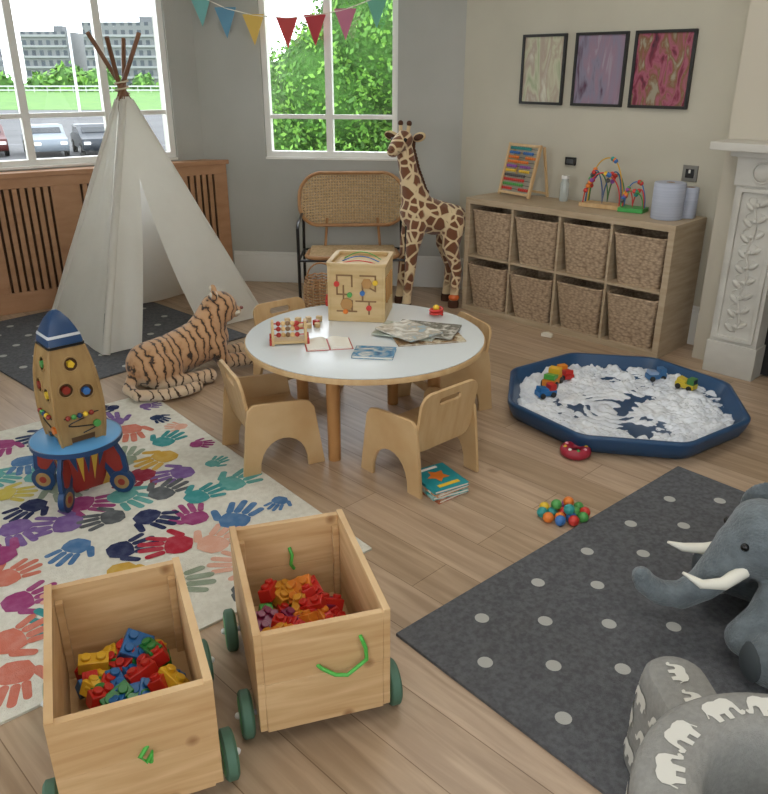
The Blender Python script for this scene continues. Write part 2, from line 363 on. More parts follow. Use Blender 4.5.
# handprint rug
mb=MB(); RW_=mat('rug_cream','d3cfc1','dfdccf',rough=.95,scale=(40,40,40),bump=.5,bscale=300,spec=.1)
L1,L2=1.84,2.5
hh=.008
mb.box((L1/2,L2/2,hh/2),(L1,L2,hh),RW_)
HC=['2c3a58','358488','c49c44','a82c3b','94406f','d6a38c','8a9580','4c719a','74588e','55585a','c4725f','5c9c94','8a2c3c','c4b256','2a3050','3f8a8a']
def hmat(c): return mat('hand_'+c,c,'%02x%02x%02x'%tuple(min(255,int(int(c[i:i+2],16)*.82+42)) for i in(0,2,4)),rough=.95,spec=.1,scale=(30,30,30),lo=.4,hi=.75,bump=.4,bscale=300)
def hand(mb,x,y,ang,s,m,flip,zo):
    Mx=T(x,y,hh+.0006+zo)@RZ(ang)@Matrix.Scale(s,4); f=-1 if flip else 1
    cnt=[0]
    def cap(x0,y0,x1,y1,r0,r1):
        cnt[0]+=1; z=-cnt[0]*.0006
        d=Vector((x1-x0,y1-y0)); a0=math.atan2(d.y,d.x); P=[]
        for k in range(7): q=a0+math.pi/2+math.pi*k/6; P.append((f*(x0+r0*math.cos(q)),y0+r0*math.sin(q),z))
        for k in range(7): q=a0-math.pi/2+math.pi*k/6; P.append((f*(x1+r1*math.cos(q)),y1+r1*math.sin(q),z))
        mb.add(P,[tuple(range(14))],m,Mx)
    P=[(.0,-.48),(.22,-.46),(.38,-.24),(.4,.02),(.35,.16),(.1,.22),(-.12,.22),(-.34,.14),(-.4,-.05),(-.38,-.28),(-.22,-.46)]
    mb.add([(f*a,b,0) for a,b in P],[tuple(range(len(P)))],m,Mx)
    cap(-.31,.26,-.44,.56,.095,.09); cap(-.11,.32,-.15,.76,.10,.095); cap(.11,.32,.13,.8,.10,.095); cap(.3,.26,.4,.64,.095,.085)
    cap(.44,-.14,.68,.14,.115,.095)
pos=[]; rnd=random.Random(12)
tries=0
while tries<20000:
    tries+=1; x=rnd.uniform(.06,L1-.06);y=rnd.uniform(.06,L2-.06)
    if all((x-a)**2+(y-b)**2>.145**2 for a,b in pos): pos.append((x,y))
for k,(x,y) in enumerate(pos):
    s_=rnd.uniform(.118,.15)
    a_=rnd.uniform(0,360)
    if min(x,y,L1-x,L2-y)<.13: s_=.08
    cc=HC[rnd.randrange(len(HC))]
    hand(mb,x,y,a_,s_,hmat(cc),rnd.random()<.5,(k%6)*.00025)
mb.obj('handprint_rug',(-.042,2.278,.0),math.degrees(math.atan2(.768,-.64)))

# ---------------------------------------------------------------- teepee
CAN=mat('canvas','ebe8de','f1efe6',rough=.9,scale=(6,6,6),bump=.15,bscale=25,nrm_dist=.03)
nt=CAN.node_tree; b=nt.nodes['Principled BSDF']
tl=nt.nodes.new('ShaderNodeBsdfTranslucent'); tl.inputs[0].default_value=col('f4f2ea'); mx=nt.nodes.new('ShaderNodeMixShader'); mx.inputs[0].default_value=.45
nt.links.new(b.outputs[0],mx.inputs[1]); nt.links.new(tl.outputs[0],mx.inputs[2]); nt.links.new(mx.outputs[0],nt.nodes['Material Output'].inputs[0])
POLE=wood('pole_wood','8a6248','6e4b36',(8,8,4))
F=Vector((-1.64,4.26,.012));Rr=Vector((-.84,5.03,.012));Bk=Vector((-1.44,5.62,.012));Lf=Vector((-2.17,4.83,.012));AP=Vector((-1.56,4.94,1.45))
CT=Vector((-1.5,4.93,0))
mb=MB()
for k,q in enumerate((F,Rr,Bk,Lf)):
    d=(AP-q); off=Vector((.012*math.cos(k*1.57),.012*math.sin(k*1.57),0)); mb.tube([q+off,AP+off,q+d*(1.19+.02*(k%2))-off],.013,POLE,n=10)
tp=mb.obj('teepee_tent')
mb=MB()
for k,q in enumerate((F,Rr,Bk,Lf)):
    off=Vector((.012*math.cos(k*1.57),.012*math.sin(k*1.57),0)); out=Vector((q.x-CT.x,q.y-CT.y,0)).normalized()*.008
    pts=[(q+off+out).lerp(AP+off,t) for t in [0,.15,.3,.45,.6,.75,.9,.955]]
    mb.tube(pts,[.024,.022,.023,.021,.022,.021,.021,.02],CAN,n=10)
mb.obj('pole_sleeves',parent=tp)
def onrm(p,q):
    nrm=(q-p).cross(AP-p).normalized()
    return -nrm if nrm.dot(p-CT)<0 else nrm
def face(p,q,n=16,mz=26):
    mb=MB(); vs=[];fs=[]; nrm=onrm(p,q)
    for i in range(mz+1):
        t=i/mz*.965
        a=p.lerp(AP,t); b=q.lerp(AP,t)
        for j in range(n+1):
            u=j/n; w=math.sin(math.pi*u)
            vs.append(a.lerp(b,u)+nrm*(.018-.05*w*(1-t)*math.sin(math.pi*min(1,t+.1))+.012*math.sin(u*14+t*3)*(1-t)*w))
    for i in range(mz):
        for j in range(n): fs.append((i*(n+1)+j,i*(n+1)+j+1,(i+1)*(n+1)+j+1,(i+1)*(n+1)+j))
    mb.add(vs,fs,CAN); o=mb.obj('canvas',parent=tp,angle=180)
face(F,Lf);face(Lf,Bk);face(Bk,Rr)
def flap(name,side):
    mb=MB();vs=[];fs=[];mz=34;n=12; nrm=onrm(F,Rr)
    for i in range(mz+1):
        t=i/mz*.965; a=F.lerp(AP,t); b=Rr.lerp(AP,t)
        op=max(0,min(1,(.64-t)/.64)); wdt=op**.75*.19
        mid=.36+.01*(1-t)
        e=mid-wdt if side==0 else mid+wdt*1.0
        for j in range(n+1):
            k=j/n; u=(e*k) if side==0 else (1-(1-e)*k)
            fold=.02*k*math.sin(k*9+t*4)*op+ .05*op*k**3
            vs.append(a.lerp(b,u)+nrm*(.02+fold))
    for i in range(mz):
        for j in range(n): fs.append((i*(n+1)+j,i*(n+1)+j+1,(i+1)*(n+1)+j+1,(i+1)*(n+1)+j))
    mb.add(vs,fs,CAN); o=mb.obj(name,parent=tp,angle=180)
flap('flap_left',0);flap('flap_right',1)
mb=MB(); mb.tube([AP+Vector((.04*math.cos(q*.7),.04*math.sin(q*.7),-.03+q*.004)) for q in range(20)],.005,mat('rope_cream','cbbfa5')); mb.obj('cord',parent=tp)

# ---------------------------------------------------------------- bunting
mb=MB(); cols=['6fa9a5','5f8fa8','d8b45a','c24a4a','b94048','c77a94','6fb09a']
U=[(-1.27,2.02),(-1.1,1.945),(-.905,1.90),(-.67,1.88),(-.475,1.895),(-.265,1.93),(-.05,2.0),]
def wy(x): return 5.82-.130*(x-.56)-.075
pts=[(-1.3,wy(-1.3),2.06)]+[(x,wy(x),z) for x,z in U]+[(.12,wy(.12),2.06),(.4,wy(.4),2.2)]
mb.tube(pts,.004,mat('string','e8e2d4'),n=6)
for (x,z),c in zip(U,cols):
    mb.prism([(-.075,0),(.075,0),(0,-.19)],.003,mat('flag_'+c,c,rough=.8),T(x,wy(x),z)@RZ(-7))
    mb.box((x,wy(x),z),(.15,.006,.012),mat('flag_'+c,c),rot=(0,0,-7))
mb.obj('bunting')

# ---------------------------------------------------------------- cube shelf and baskets
SH=(.548,5.253,0); mb=MB(); W,Dp,H=1.47,.39,.77
mb.box((W/2,Dp/2,H-.019),(W,Dp,.038),OAK); mb.box((W/2,Dp/2,.019),(W,Dp,.038),OAK)
for x in(.019,W-.019): mb.box((x,Dp/2,H/2),(.038,Dp,H-.076),OAK)
cw=(W-.076-3*.016)/4
for i in range(3): mb.box((.038+cw*(i+1)+.016*i+.008,Dp/2,H/2),(.016,Dp-.002,H-.076),OAK)
mb.box((W/2,Dp/2,H/2),(W-.076,Dp-.004,.016),OAK)
mb.obj('cube_shelf_unit',SH,-45,bevel=.0015)
def weave():
    m=bpy.data.materials.new('seagrass_weave'); m.use_nodes=True;N=m.node_tree.nodes;L=m.node_tree.links;b=N['Principled BSDF']
    tc=N.new('ShaderNodeTexCoord'); mp=N.new('ShaderNodeMapping'); mp.inputs['Scale'].default_value=(45,45,80)
    v=N.new('ShaderNodeTexVoronoi'); v.inputs['Scale'].default_value=1
    r=N.new('ShaderNodeValToRGB'); r.color_ramp.elements[0].color=col('c4aa8c'); r.color_ramp.elements[1].color=col('86705a'); r.color_ramp.elements[1].position=.9
    L.new(tc.outputs['Object'],mp.inputs[0]);L.new(mp.outputs[0],v.inputs['Vector']);L.new(v.outputs[0],r.inputs[0]);L.new(r.outputs[0],b.inputs['Base Color'])
    bp=N.new('ShaderNodeBump');bp.inputs['Strength'].default_value=.4;bp.inputs['Distance'].default_value=.004;bp.invert=True
    L.new(v.outputs[0],bp.inputs['Height']);L.new(bp.outputs[0],b.inputs['Normal']);b.inputs['Roughness'].default_value=.85
    return m
WV=weave()
rnd=random.Random(4)
for row in range(2):
    for i in range(4):
        mb=MB(); loops=[]; hB=.295; K=30
        wt,dt=.318,.345; 
        for k in range(K+1):
            z=hB*k/K; f=.84+.16*k/K; o=.003 if k%2 else 0
            loops.append([(x,y,z) for x,y in rrect(wt*f-o,dt*f-o,.03,5)])
        for k in range(K,-1,-3):
            z=max(.012,hB*k/K); f=.84+.16*k/K; loops.append([(x,y,z) for x,y in rrect(wt*f-.03,dt*f-.03,.02,5)])
        mb.loft(loops,WV)
        mb.tube([(x,y,hB) for x,y in rrect(wt-.008,dt-.008,.03,5)],.008,WV,n=6,closed=True)
        lx=.038+cw/2+i*(cw+.016); lz=(.04 if row==0 else H/2+.01); ly=.170+rnd.uniform(-.012,.012)
        k2=1/math.sqrt(2); wx=SH[0]+lx*k2+ly*k2; wyy=SH[1]-lx*k2+ly*k2
        o=mb.obj('seagrass_basket',(wx,wyy,lz),-45,angle=60)
        if rnd.random()<.8: 
            o.rotation_euler=(R(rnd.uniform(2,4.5)),0,R(-45+rnd.uniform(-2,2))); o.location.z+=.003
# abacus
BE=['c8372e','e07b2d','e3bd35','4f9a4d','3a6fb0','8a4f9c','c8372e','2f8f8a','e07b2d','555555']
mb=MB(); Ma=RX(-14)
for x in(-.14,.14): mb.box((x,0,.17),(.018,.018,.34),PLY,M=Ma)
for z in(.02,.33): mb.box((0,0,z),(.28,.018,.016),PLY,M=Ma)
for r_ in range(10):
    z=.048+r_*.029; mb.tube([(-.14,0,z),(.14,0,z)],.0018,BLACKM,n=5,M=Ma); off=rnd.choice((0,.03,.06))
    for k in range(10): mb.ball((-.12+k*.0195+(off if k>4 else 0),0,z),(.0085,.011,.0105),C(BE[(r_*3)%10]),M=Ma,seg=8,rings=6)
for x in(-.14,.14): mb.box((x,.145,.158),(.014,.014,.325),PLY,rot=(11,0,0))
mb.box((0,.175,.02),(.28,.012,.014),PLY)
mb.obj('wooden_abacus',(.865,5.27,.773),-56)
mb=MB(); mb.box((0,0,0),(.075,.02,.05),BLACKM); mb.box((0,-.006,.0),(.05,.012,.03),mat('sensor_grey','4a4c50',rough=.3)); mb.obj('wall_sensor',RWp(.92,.011,1.01),-45,bevel=.004)
mb=MB(); mb.lathe([(.0001,.0),(.026,0),(.029,.01),(.029,.11),(.022,.125),(.022,.14),(.0001,.14)],mat('jar_clear','a9ada6',rough=.12),20); mb.lathe([(.0001,.14),(.024,.14),(.024,.158),(.0001,.158)],mat('lid_white','d8d6d0'),20)
mb.obj('storage_jar',(1.16,5.08,.771),-45)
def beadmaze(name,loc,rz,w,h,base,wires,seed):
    rnd=random.Random(seed); mb=MB(); mb.box((0,0,.012),(w,.12,.024),base)
    for k,c in enumerate(wires):
        y=-.04+k*.027; pts=[]; hh_=h*(.7+.3*((k*37)%5)/4); lp=1+k%2
        for i in range(49):
            t=i/48; pts.append((-w*.44+w*.88*t,y+.012*math.sin(t*9+k),.02+hh_*abs(math.sin(math.pi*t*lp))**.45*(1 if lp==1 else .85)))
        mb.tube(pts,.0042,C(c),n=6)
        for j in range(7):
            p=pts[2+j*2] if j<4 else pts[20+j*2]; mb.ball((p[0],p[1],p[2]),.014,C(rnd.choice(BE)),seg=10,rings=7)
    mb.obj(name,loc,rz,bevel=.002)
beadmaze('bead_maze',(1.35,4.83,.772),-40,.27,.27,PLY,['c8372e','2a4f80','d0a030','3a7a3d'],2)
beadmaze('bead_maze',(1.49,4.68,.772),-35,.15,.15,C('3f9a48'),['4f9a4d','c8372e','3a6fb0'],5)
BLP=mat('blue_paper','a3a8b6','b2b6c2',rough=.9,scale=(1,1,80))
mb=MB()
for (x,y),r_,h_ in(((0,0),.087,.2),((.125,.02),.048,.17)):
    Mr=T(x,y,0); mb.lathe([(.02,0),(r_-.004,0),(r_,.006),(r_,h_-.006),(r_-.004,h_),(.02,h_)],BLP,32,Mr,closed=True); mb.lathe([(.02,.001),(.023,.001),(.023,h_+.001),(.02,h_+.001)],mat('card','9a7b58'),20,Mr,closed=True)
mb.obj('paper_towel_roll',(1.61,4.45,.771))
def art(name,stops,scale,seed):
    m=bpy.data.materials.new(name); m.use_nodes=True;N=m.node_tree.nodes;L=m.node_tree.links
    tc=N.new('ShaderNodeTexCoord');mp=N.new('ShaderNodeMapping');mp.inputs['Location'].default_value=(seed,seed*2,seed);mp.inputs['Scale'].default_value=scale
    n=N.new('ShaderNodeTexNoise');n.inputs['Scale'].default_value=1;n.inputs['Detail'].default_value=5;n.inputs['Distortion'].default_value=1.2
    r=N.new('ShaderNodeValToRGB'); el=r.color_ramp.elements
    el[0].position=stops[0][0];el[0].color=col(stops[0][1]);el[1].position=stops[-1][0];el[1].color=col(stops[-1][1])
    for p,c in stops[1:-1]:
        e=el.new(p); e.color=col(c)
    L.new(tc.outputs['Object'],mp.inputs[0]);L.new(mp.outputs[0],n.inputs['Vector']);L.new(n.outputs[0],r.inputs[0]);L.new(r.outputs[0],N['Principled BSDF'].inputs['Base Color'])
    N['Principled BSDF'].inputs['Roughness'].default_value=.25; return m
arts=[art('art_sage',[(.3,'8a9a78'),(.45,'bcbaa0'),(.55,'a8988a'),(.7,'c8c6b4')],(12,12,3),3),
      art('art_mauve',[(.3,'5a4050'),(.42,'847e90'),(.55,'907888'),(.7,'a6a2ac')],(11,11,2.5),9),
      art('art_crimson',[(.3,'3a2834'),(.42,'7a3444'),(.5,'a05a6c'),(.6,'7c5a40'),(.7,'98907c')],(15,15,6),15)]
for (s,w),ar in zip(((.655,.325),(1.06,.35),(1.462,.365)),arts):
    mb=MB(); hh2=.415
    mb.ringprism(rrect(w,hh2,.002,2),rrect(w-.032,hh2-.032,.002,2),.022,mat('frame_black','1d1b1a',rough=.4)); mb.box((0,.004,0),(w-.03,.008,hh2-.03),ar)
    mb.obj('framed_picture',RWp(s,.013,1.552),-45,bevel=.0015)
mb=MB(); mb.box((0,0,0),(.09,.008,.09),mat('brushed_steel','8d8a84',rough=.35,metal=.8)); mb.box((0,-.005,0),(.05,.006,.05),BLACKM); mb.box((.0,-.009,.012),(.012,.006,.02),WHITE)
mb.obj('wall_socket',RWp(1.715,.005,1.0),-45,bevel=.002)

# ---------------------------------------------------------------- cane chair
CANE=mat('cane','d0b48c','b89c74',rough=.7,scale=(50,50,50)); RAT=wood('rattan_wood','b3875c','9a6f48',(10,10,10))
mb=MB()
wB,hB=.76,.36
def bk(x,z): return (x, .30-.16*(x/.36)**2*.8+ (z-.6)*.28, z)
cz=.68
per=rrect(wB,hB,.15,8,0,cz)
mb.tube([bk(x,z) for x,z in per],.013,RAT,n=8,closed=True)
def inside(x,z):
    w,h_,r=wB/2-.006,hB/2-.006,.144; dx=max(abs(x)-(w-r),0);dz=max(abs(z-cz)-(h_-r),0); return abs(x)<w and abs(z-cz)<h_ and math.hypot(dx,dz)<r
def strip(fn,a0,a1,steps=60,r=.0022):
    cur=[]
    for i in range(steps+1):
        t=a0+(a1-a0)*i/steps; x,z=fn(t)
        if inside(x,z): cur.append(bk(x,z))
        else:
            if len(cur)>1: mb.tube(cur,r,CANE,n=4)
            cur=[]
    if len(cur)>1: mb.tube(cur,r,CANE,n=4)
k=-.38
while k<.38: strip(lambda t,k=k:(k,t),.48,.88,30,.0050); k+=.02
k=.50
while k<.87: strip(lambda t,k=k:(t,k),-.38,.38,40,.0050); k+=.02
k=-.6
while k<.6:
    strip(lambda t,k=k:(k+(t-.68),t),.48,.88,30,.0026); strip(lambda t,k=k:(k-(t-.68),t),.48,.88,30,.0026); k+=.04
mb.tube([(x,y,.36+ (-.04 if y>0 else 0)) for x,y in rrect(.64,.5,.08,6,0,0)],.014,RAT,n=8,closed=True)
for i in range(26): mb.box((-.3+i*.024,0,.345),(.014,.46,.004),CANE)
for i in range(18): mb.box((0,-.22+i*.026,.348),(.6,.014,.004),CANE)
for sx in(-1,1):
    x=.37*sx
    mb.tube([(x,-.24,.0),(x,-.24,.56),(x,-.21,.58),(x,.05,.575),(x*.98,.22,.60)],.011,BLACKM,n=8)
    mb.tube([(x,.30,0),(x*.98,.23,.36),(x*.96,.2,.6),(x*.9,.24,.72)],.011,BLACKM,n=8)
    mb.tube([(x,-.24,.34),(x*.98,.24,.32)],.009,BLACKM,n=8)
    mb.tube([(x*.55,.22,.34),(x*.5,.24,.55)],.01,RAT,n=8)
mb.tube([(-.37,-.24,.34),(.37,-.24,.34)],.009,BLACKM,n=8); mb.tube([(-.37,.24,.32),(.37,.24,.32)],.009,BLACKM,n=8)
mb.obj('cane_armchair',(-.225,5.5,0),2)
mb=MB()
for k in range(14):
    r_=.085+.03*math.sin(k/13*2.6); z=.01+k*.021
    mb.tube([(r_*math.cos(q*math.pi/12),r_*math.sin(q*math.pi/12),z+.004*(-1)**q) for q in range(24)],.006,RAT,n=5,closed=True)
for q in range(16):
    a=q*math.pi/8; mb.tube([((.085+.03*math.sin(k/13*2.6))*math.cos(a),(.085+.03*math.sin(k/13*2.6))*math.sin(a),.01+k*.021) for k in range(14)],.005,CANE,n=5)
mb.tube([(.09*math.cos(q*.26),0,.28+.1*math.sin(q*.26)) for q in range(13)],.006,RAT,n=6)
mb.cyl((0,0,.006),.085,.012,RAT); mb.obj('rattan_basket',(-.42,5.02,0))

# ---------------------------------------------------------------- giraffe
def giraffe_mat():
    m=bpy.data.materials.new('giraffe_plush'); m.use_nodes=True;N=m.node_tree.nodes;L=m.node_tree.links;b=N['Principled BSDF']
    tc=N.new('ShaderNodeTexCoord'); v=N.new('ShaderNodeTexVoronoi'); v.feature='DISTANCE_TO_EDGE'; v.inputs['Scale'].default_value=14
    L.new(tc.outputs['Object'],v.inputs['Vector'])
    r=N.new('ShaderNodeValToRGB'); r.color_ramp.elements[0].position=.07;r.color_ramp.elements[1].position=.12; r.color_ramp.elements[0].color=col('dcc59c');r.color_ramp.elements[1].color=col('74472a')
    L.new(v.outputs['Distance'],r.inputs[0])
    sx=N.new('ShaderNodeSeparateXYZ');L.new(tc.outputs['Object'],sx.inputs[0])
    mr=N.new('ShaderNodeMapRange');mr.inputs[1].default_value=.10;mr.inputs[2].default_value=.16;L.new(sx.outputs[2],mr.inputs[0])
    mx=N.new('ShaderNodeMixRGB');mx.inputs[1].default_value=col('dcc59c');L.new(mr.outputs[0],mx.inputs[0]);L.new(r.outputs[0],mx.inputs[2]);L.new(mx.outputs[0],b.inputs['Base Color'])
    n=N.new('ShaderNodeTexNoise');n.inputs['Scale'].default_value=250;bp=N.new('ShaderNodeBump');bp.inputs['Strength'].default_value=.5;bp.inputs['Distance'].default_value=.006;L.new(tc.outputs['Object'],n.inputs['Vector']);L.new(n.outputs[0],bp.inputs['Height']);L.new(bp.outputs[0],b.inputs['Normal'])
    b.inputs['Roughness'].default_value=.9;b.inputs['Sheen Weight'].default_value=.3; return m
GM=giraffe_mat()
hy=45
Hm=T(.20,0,1.09)@RZ(hy)
def hp(x,y,z): v=Hm@Vector((x,y,z)); return (v.x,v.y,v.z)
parts=mirror([('c',[(.12,.07,.58,.07),(.155,.085,.42,.045),(.17,.095,.28,.038),(.19,.10,.1,.03),(.195,.10,.035,.034)]),
 ('c',[(-.14,.065,.58,.085),(-.12,.08,.42,.058),(-.17,.085,.26,.038),(-.155,.09,.1,.03),(-.15,.09,.035,.034)])])
parts+=[('c',[(-.15,0,.60,.105),(-.02,0,.62,.12),(.10,0,.66,.125)]),('c',[(.09,0,.68,.115),(.135,0,.80,.085),(.165,0,.93,.064),(.195,0,1.07,.056)]),
 ('c',[(*hp(0,0,.04),.062),(*hp(.07,0,.015),.052),(*hp(.13,0,-.02),.04)]),('s',hp(.14,0,-.025),(.036,.042,.03))]
g=blob('giraffe_plush',parts,GM,.009,3,(.325,5.34,0),192)
mb=MB(); CR=mat('plush_cream','cdb48a',rough=.9); BRN=mat('plush_brown','4a2c1a',rough=.9); EYE=mat('eye_black','0c0a0a',rough=.1)
for sg in(-1,1):
    mb.tube([hp(-.005,sg*.028,.08),hp(-.012,sg*.032,.135)],[.014,.011],CR,n=8); mb.ball(hp(-.013,sg*.033,.142),.018,BRN)
    mb.ball(hp(-.02,sg*.105,.06),(.02,.055,.03),CR,rot=(sg*15,0,hy-sg*10)); mb.ball(hp(-.006,sg*.108,.06),(.012,.042,.02),BRN,rot=(sg*15,0,hy-sg*10))
    mb.ball(hp(.06,sg*.048,.045),.013,EYE); mb.ball(hp(.166,sg*.016,-.012),.007,BRN,seg=8,rings=6)
    for x in(.195,-.15): mb.lathe([(.0001,.002),(.038,0.002),(.039,.03),(.035,.055),(.0001,.055)],BRN,14,T(x,sg*(.10 if x>0 else .09),0))
mb.ball((-.15,.10,.075),(.04,.035,.025),C('d0662e'))
mb.tube([hp(.14,-.03,-.042),hp(.172,0,-.045),hp(.14,.03,-.042)],.003,BRN,n=5)
NK=[(Vector((.09,0,.68)),.115),(Vector((.135,0,.80)),.085),(Vector((.165,0,.93)),.064),(Vector((.195,0,1.07)),.056),(Vector((.195,0,1.13)),.06)]
for i in range(4):
    for k in range(6):
        t=k/6; p=NK[i][0].lerp(NK[i+1][0],t); rr=NK[i][1]*(1-t)+NK[i+1][1]*t
        if p.z>.78: mb.ball(p+Vector((-rr*1.0,0,.01)),(.018,.009,.02),BRN,seg=8,rings=6)
mb.tube([(-.25,0,.64),(-.29,0,.55),(-.29,0,.42)],[.014,.01,.007],CR); mb.ball((-.29,0,.39),(.018,.018,.04),BRN)
mb.obj('face_and_mane',parent=g)

# ---------------------------------------------------------------- tiger
def tiger_mat():
    m=bpy.data.materials.new('tiger_plush'); m.use_nodes=True;N=m.node_tree.nodes;L=m.node_tree.links;b=N['Principled BSDF']
    tc=N.new('ShaderNodeTexCoord'); w=N.new('ShaderNodeTexWave'); w.bands_direction='X'; w.inputs['Scale'].default_value=7.6; w.inputs['Distortion'].default_value=6; w.inputs['Detail'].default_value=3; w.inputs['Detail Scale'].default_value=2.2
    L.new(tc.outputs['Object'],w.inputs['Vector'])
    r=N.new('ShaderNodeValToRGB'); r.color_ramp.elements[0].position=.04;r.color_ramp.elements[1].position=.17; r.color_ramp.elements[0].color=col('3a2a1e');r.color_ramp.elements[1].color=col('b3855c'); e=r.color_ramp.elements.new(.75); e.color=col('c79d74')
    L.new(w.outputs['Fac'],r.inputs[0])
    sx=N.new('ShaderNodeSeparateXYZ');L.new(tc.outputs['Object'],sx.inputs[0])
    mr=N.new('ShaderNodeMapRange');mr.inputs[1].default_value=.02;mr.inputs[2].default_value=.09;L.new(sx.outputs[2],mr.inputs[0])
    mx=N.new('ShaderNodeMixRGB');mx.inputs[1].default_value=col('d8c8ae')
    mu=N.new('ShaderNodeMath');mu.operation='MAXIMUM'; mr2=N.new('ShaderNodeMapRange');mr2.inputs[1].default_value=.2;mr2.inputs[2].default_value=.08;L.new(w.outputs['Fac'],mr2.inputs[0]);L.new(mr.outputs[0],mu.inputs[0]);L.new(mr2.outputs[0],mu.inputs[1])
    L.new(mu.outputs[0],mx.inputs[0]);L.new(r.outputs[0],mx.inputs[2]);L.new(mx.outputs[0],b.inputs['Base Color'])
    n=N.new('ShaderNodeTexNoise');n.inputs['Scale'].default_value=250;bp=N.new('ShaderNodeBump');bp.inputs['Strength'].default_value=.5;bp.inputs['Distance'].default_value=.006;L.new(tc.outputs['Object'],n.inputs['Vector']);L.new(n.outputs[0],bp.inputs['Height']);L.new(bp.outputs[0],b.inputs['Normal'])
    b.inputs['Roughness'].default_value=.9;b.inputs['Sheen Weight'].default_value=.3; return m
TM=tiger_mat(); yw=-30
Hm=T(.21,0,.34)@RZ(yw)
parts=mirror([('c',[(.14,.075,.16,.06),(.18,.085,.06,.045),(.36,.085,.038,.038),(.40,.085,.036,.04)]),
 ('s',(-.19,.09,.10),(.115,.065,.10)),('c',[(-.2,.11,.05,.05),(-.13,.14,.04,.038),(.0,.155,.036,.036),(.04,.155,.036,.04)])])
parts+=[('c',[(-.22,0,.12,.12),(-.08,0,.14,.115),(.06,0,.17,.118),(.14,0,.19,.115)]),('c',[(.12,0,.22,.105),(.17,0,.29,.09),(.20,0,.34,.082)]),
 ('s',hp(.02,0,.01),(.088,.096,.082)),('s',hp(.085,0,-.02),(.045,.05,.035)),('s',hp(.05,.05,-.03),(.04,.035,.035)),('s',hp(.05,-.05,-.03),(.04,.035,.035)),
 ('s',hp(-.01,.068,.088),(.016,.028,.03)),('s',hp(-.01,-.068,.088),(.016,.028,.03)),
 ('c',[(-.30,0,.08,.04),(-.37,-.05,.035,.032),(-.37,-.15,.032,.03),(-.27,-.23,.032,.03),(-.14,-.25,.032,.03),(-.08,-.24,.032,.028)])]
t=blob('tiger_plush',parts,TM,.0075,3,(-1.07,3.93,.01),43)
mb=MB(); CW=mat('plush_white','e2dccd',rough=.9)
for sg in(-1,1):
    mb.ball(hp(.086,sg*.036,.03),.011,EYE); mb.ball(hp(.098,sg*.022,-.022),(.03,.026,.022),CW); mb.ball(hp(-.002,sg*.068,.091),(.012,.018,.02),CW); mb.ball(hp(-.024,sg*.069,.093),(.008,.014,.014),CW)
mb.ball(hp(.132,0,-.005),(.01,.014,.009),mat('nose_pink','8a5048')); mb.obj('face',parent=t)

# ---------------------------------------------------------------- elephant
EG=mat('elephant_plush','5c6468','70797d',rough=.95,scale=(25,25,25),bump=.7,bscale=120,sheen=.25,nrm_dist=.008)
parts=[('s',(-.17,0,.2),(.16,.15,.19)),('s',(.03,0,.325),(.115,.11,.115)),('s',(.05,0,.375),(.08,.09,.07)),
 ('c',[(.09,0,.30,.078),(.135,0,.235,.06),(.18,0,.17,.048),(.235,0,.13,.042),(.295,0,.135,.038),(.34,0,.165,.034),(.355,0,.19,.03)])]
parts+=mirror([('c',[(-.02,.08,.22,.07),(.05,.13,.15,.055),(.10,.14,.10,.052)]),('c',[(-.14,.1,.1,.09),(-.02,.17,.09,.078),(.05,.21,.09,.078)])])
e=blob('elephant_plush',parts,EG,.009,3,(1.10,1.825,.012),176)
for sg in(-1,1):
    blob('ear',[('s',(-.04,sg*.135,.33),(.10,.02,.115),(sg*8,0,sg*32)),('s',(-.075,sg*.165,.27),(.07,.018,.075),(sg*8,0,sg*32))],EG,.009,2,parent=e)
mb=MB(); IV=mat('ivory_felt','e6e2d4',rough=.8)
for sg in(-1,1):
    mb.tube([(.10,sg*.06,.265),(.16,sg*.085,.235),(.22,sg*.09,.235),(.27,sg*.075,.26)],[.02,.018,.013,.004],IV,n=10)
    mb.ball((.115,sg*.068,.345),.012,EYE)
SOLE=mat('sole_dark','3e4447',rough=.9)
for sg in(-1,1): mb.ball((.105,sg*.215,.085),(.025,.055,.055),SOLE)
mb.obj('tusks_and_eyes',parent=e)

# ---------------------------------------------------------------- tub chair with elephant print
TC=mat('tub_fabric','8d8c88','979691',rough=.9,scale=(80,80,80),bump=.3,bscale=400,spec=.15); TCW=mat('print_white','d6d4cb',rough=.9,spec=.1); TCS=mat('seat_grey','5d6164','6a6e71',rough=.9,scale=(50,50,50))
SIL=[(-.55,.05),(-.52,.28),(-.36,.42),(-.1,.47),(.12,.42),(.22,.46),(.42,.5),(.62,.42),(.74,.22),(.8,-.02),(.83,-.2),(.93,-.16),(1.0,-.24),(.92,-.38),(.76,-.4),(.68,-.26),(.62,-.04),(.5,.0),(.4,-.08),(.38,-.5),(.14,-.5),(.12,-.2),(-.12,-.2),(-.14,-.5),(-.4,-.5),(-.44,-.16),(-.53,-.02),(-.62,-.22),(-.68,-.2)]
def sil(mb,fn,s):
    mb.add([fn(s*a,s*b) for a,b in SIL],[tuple(range(len(SIL)))],TCW)
mb=MB(); Ro,Ri,Ht=.29,.165,.385
prof=[(Ri,.02),(Ri,.34),(Ri+.006,.365),(Ri+.02,.38),(Ri+.035,.385),(Ro-.035,.385),(Ro-.02,.38),(Ro-.006,.365),(Ro,.34),(Ro,.02)]
loops=[]
na=60; a0,a1=-35,250
for i in range(na+1):
    a=R(a0+(a1-a0)*i/na); loops.append([(r_*math.cos(a),r_*math.sin(a),z) for r_,z in prof])
mb.loft(loops,TC)
for aa in(a0,a1):
    mb.cyl(((Ri+Ro)/2*math.cos(R(aa)),(Ri+Ro)/2*math.sin(R(aa)),.2),(Ro-Ri)/2,.36,TC,n=24)
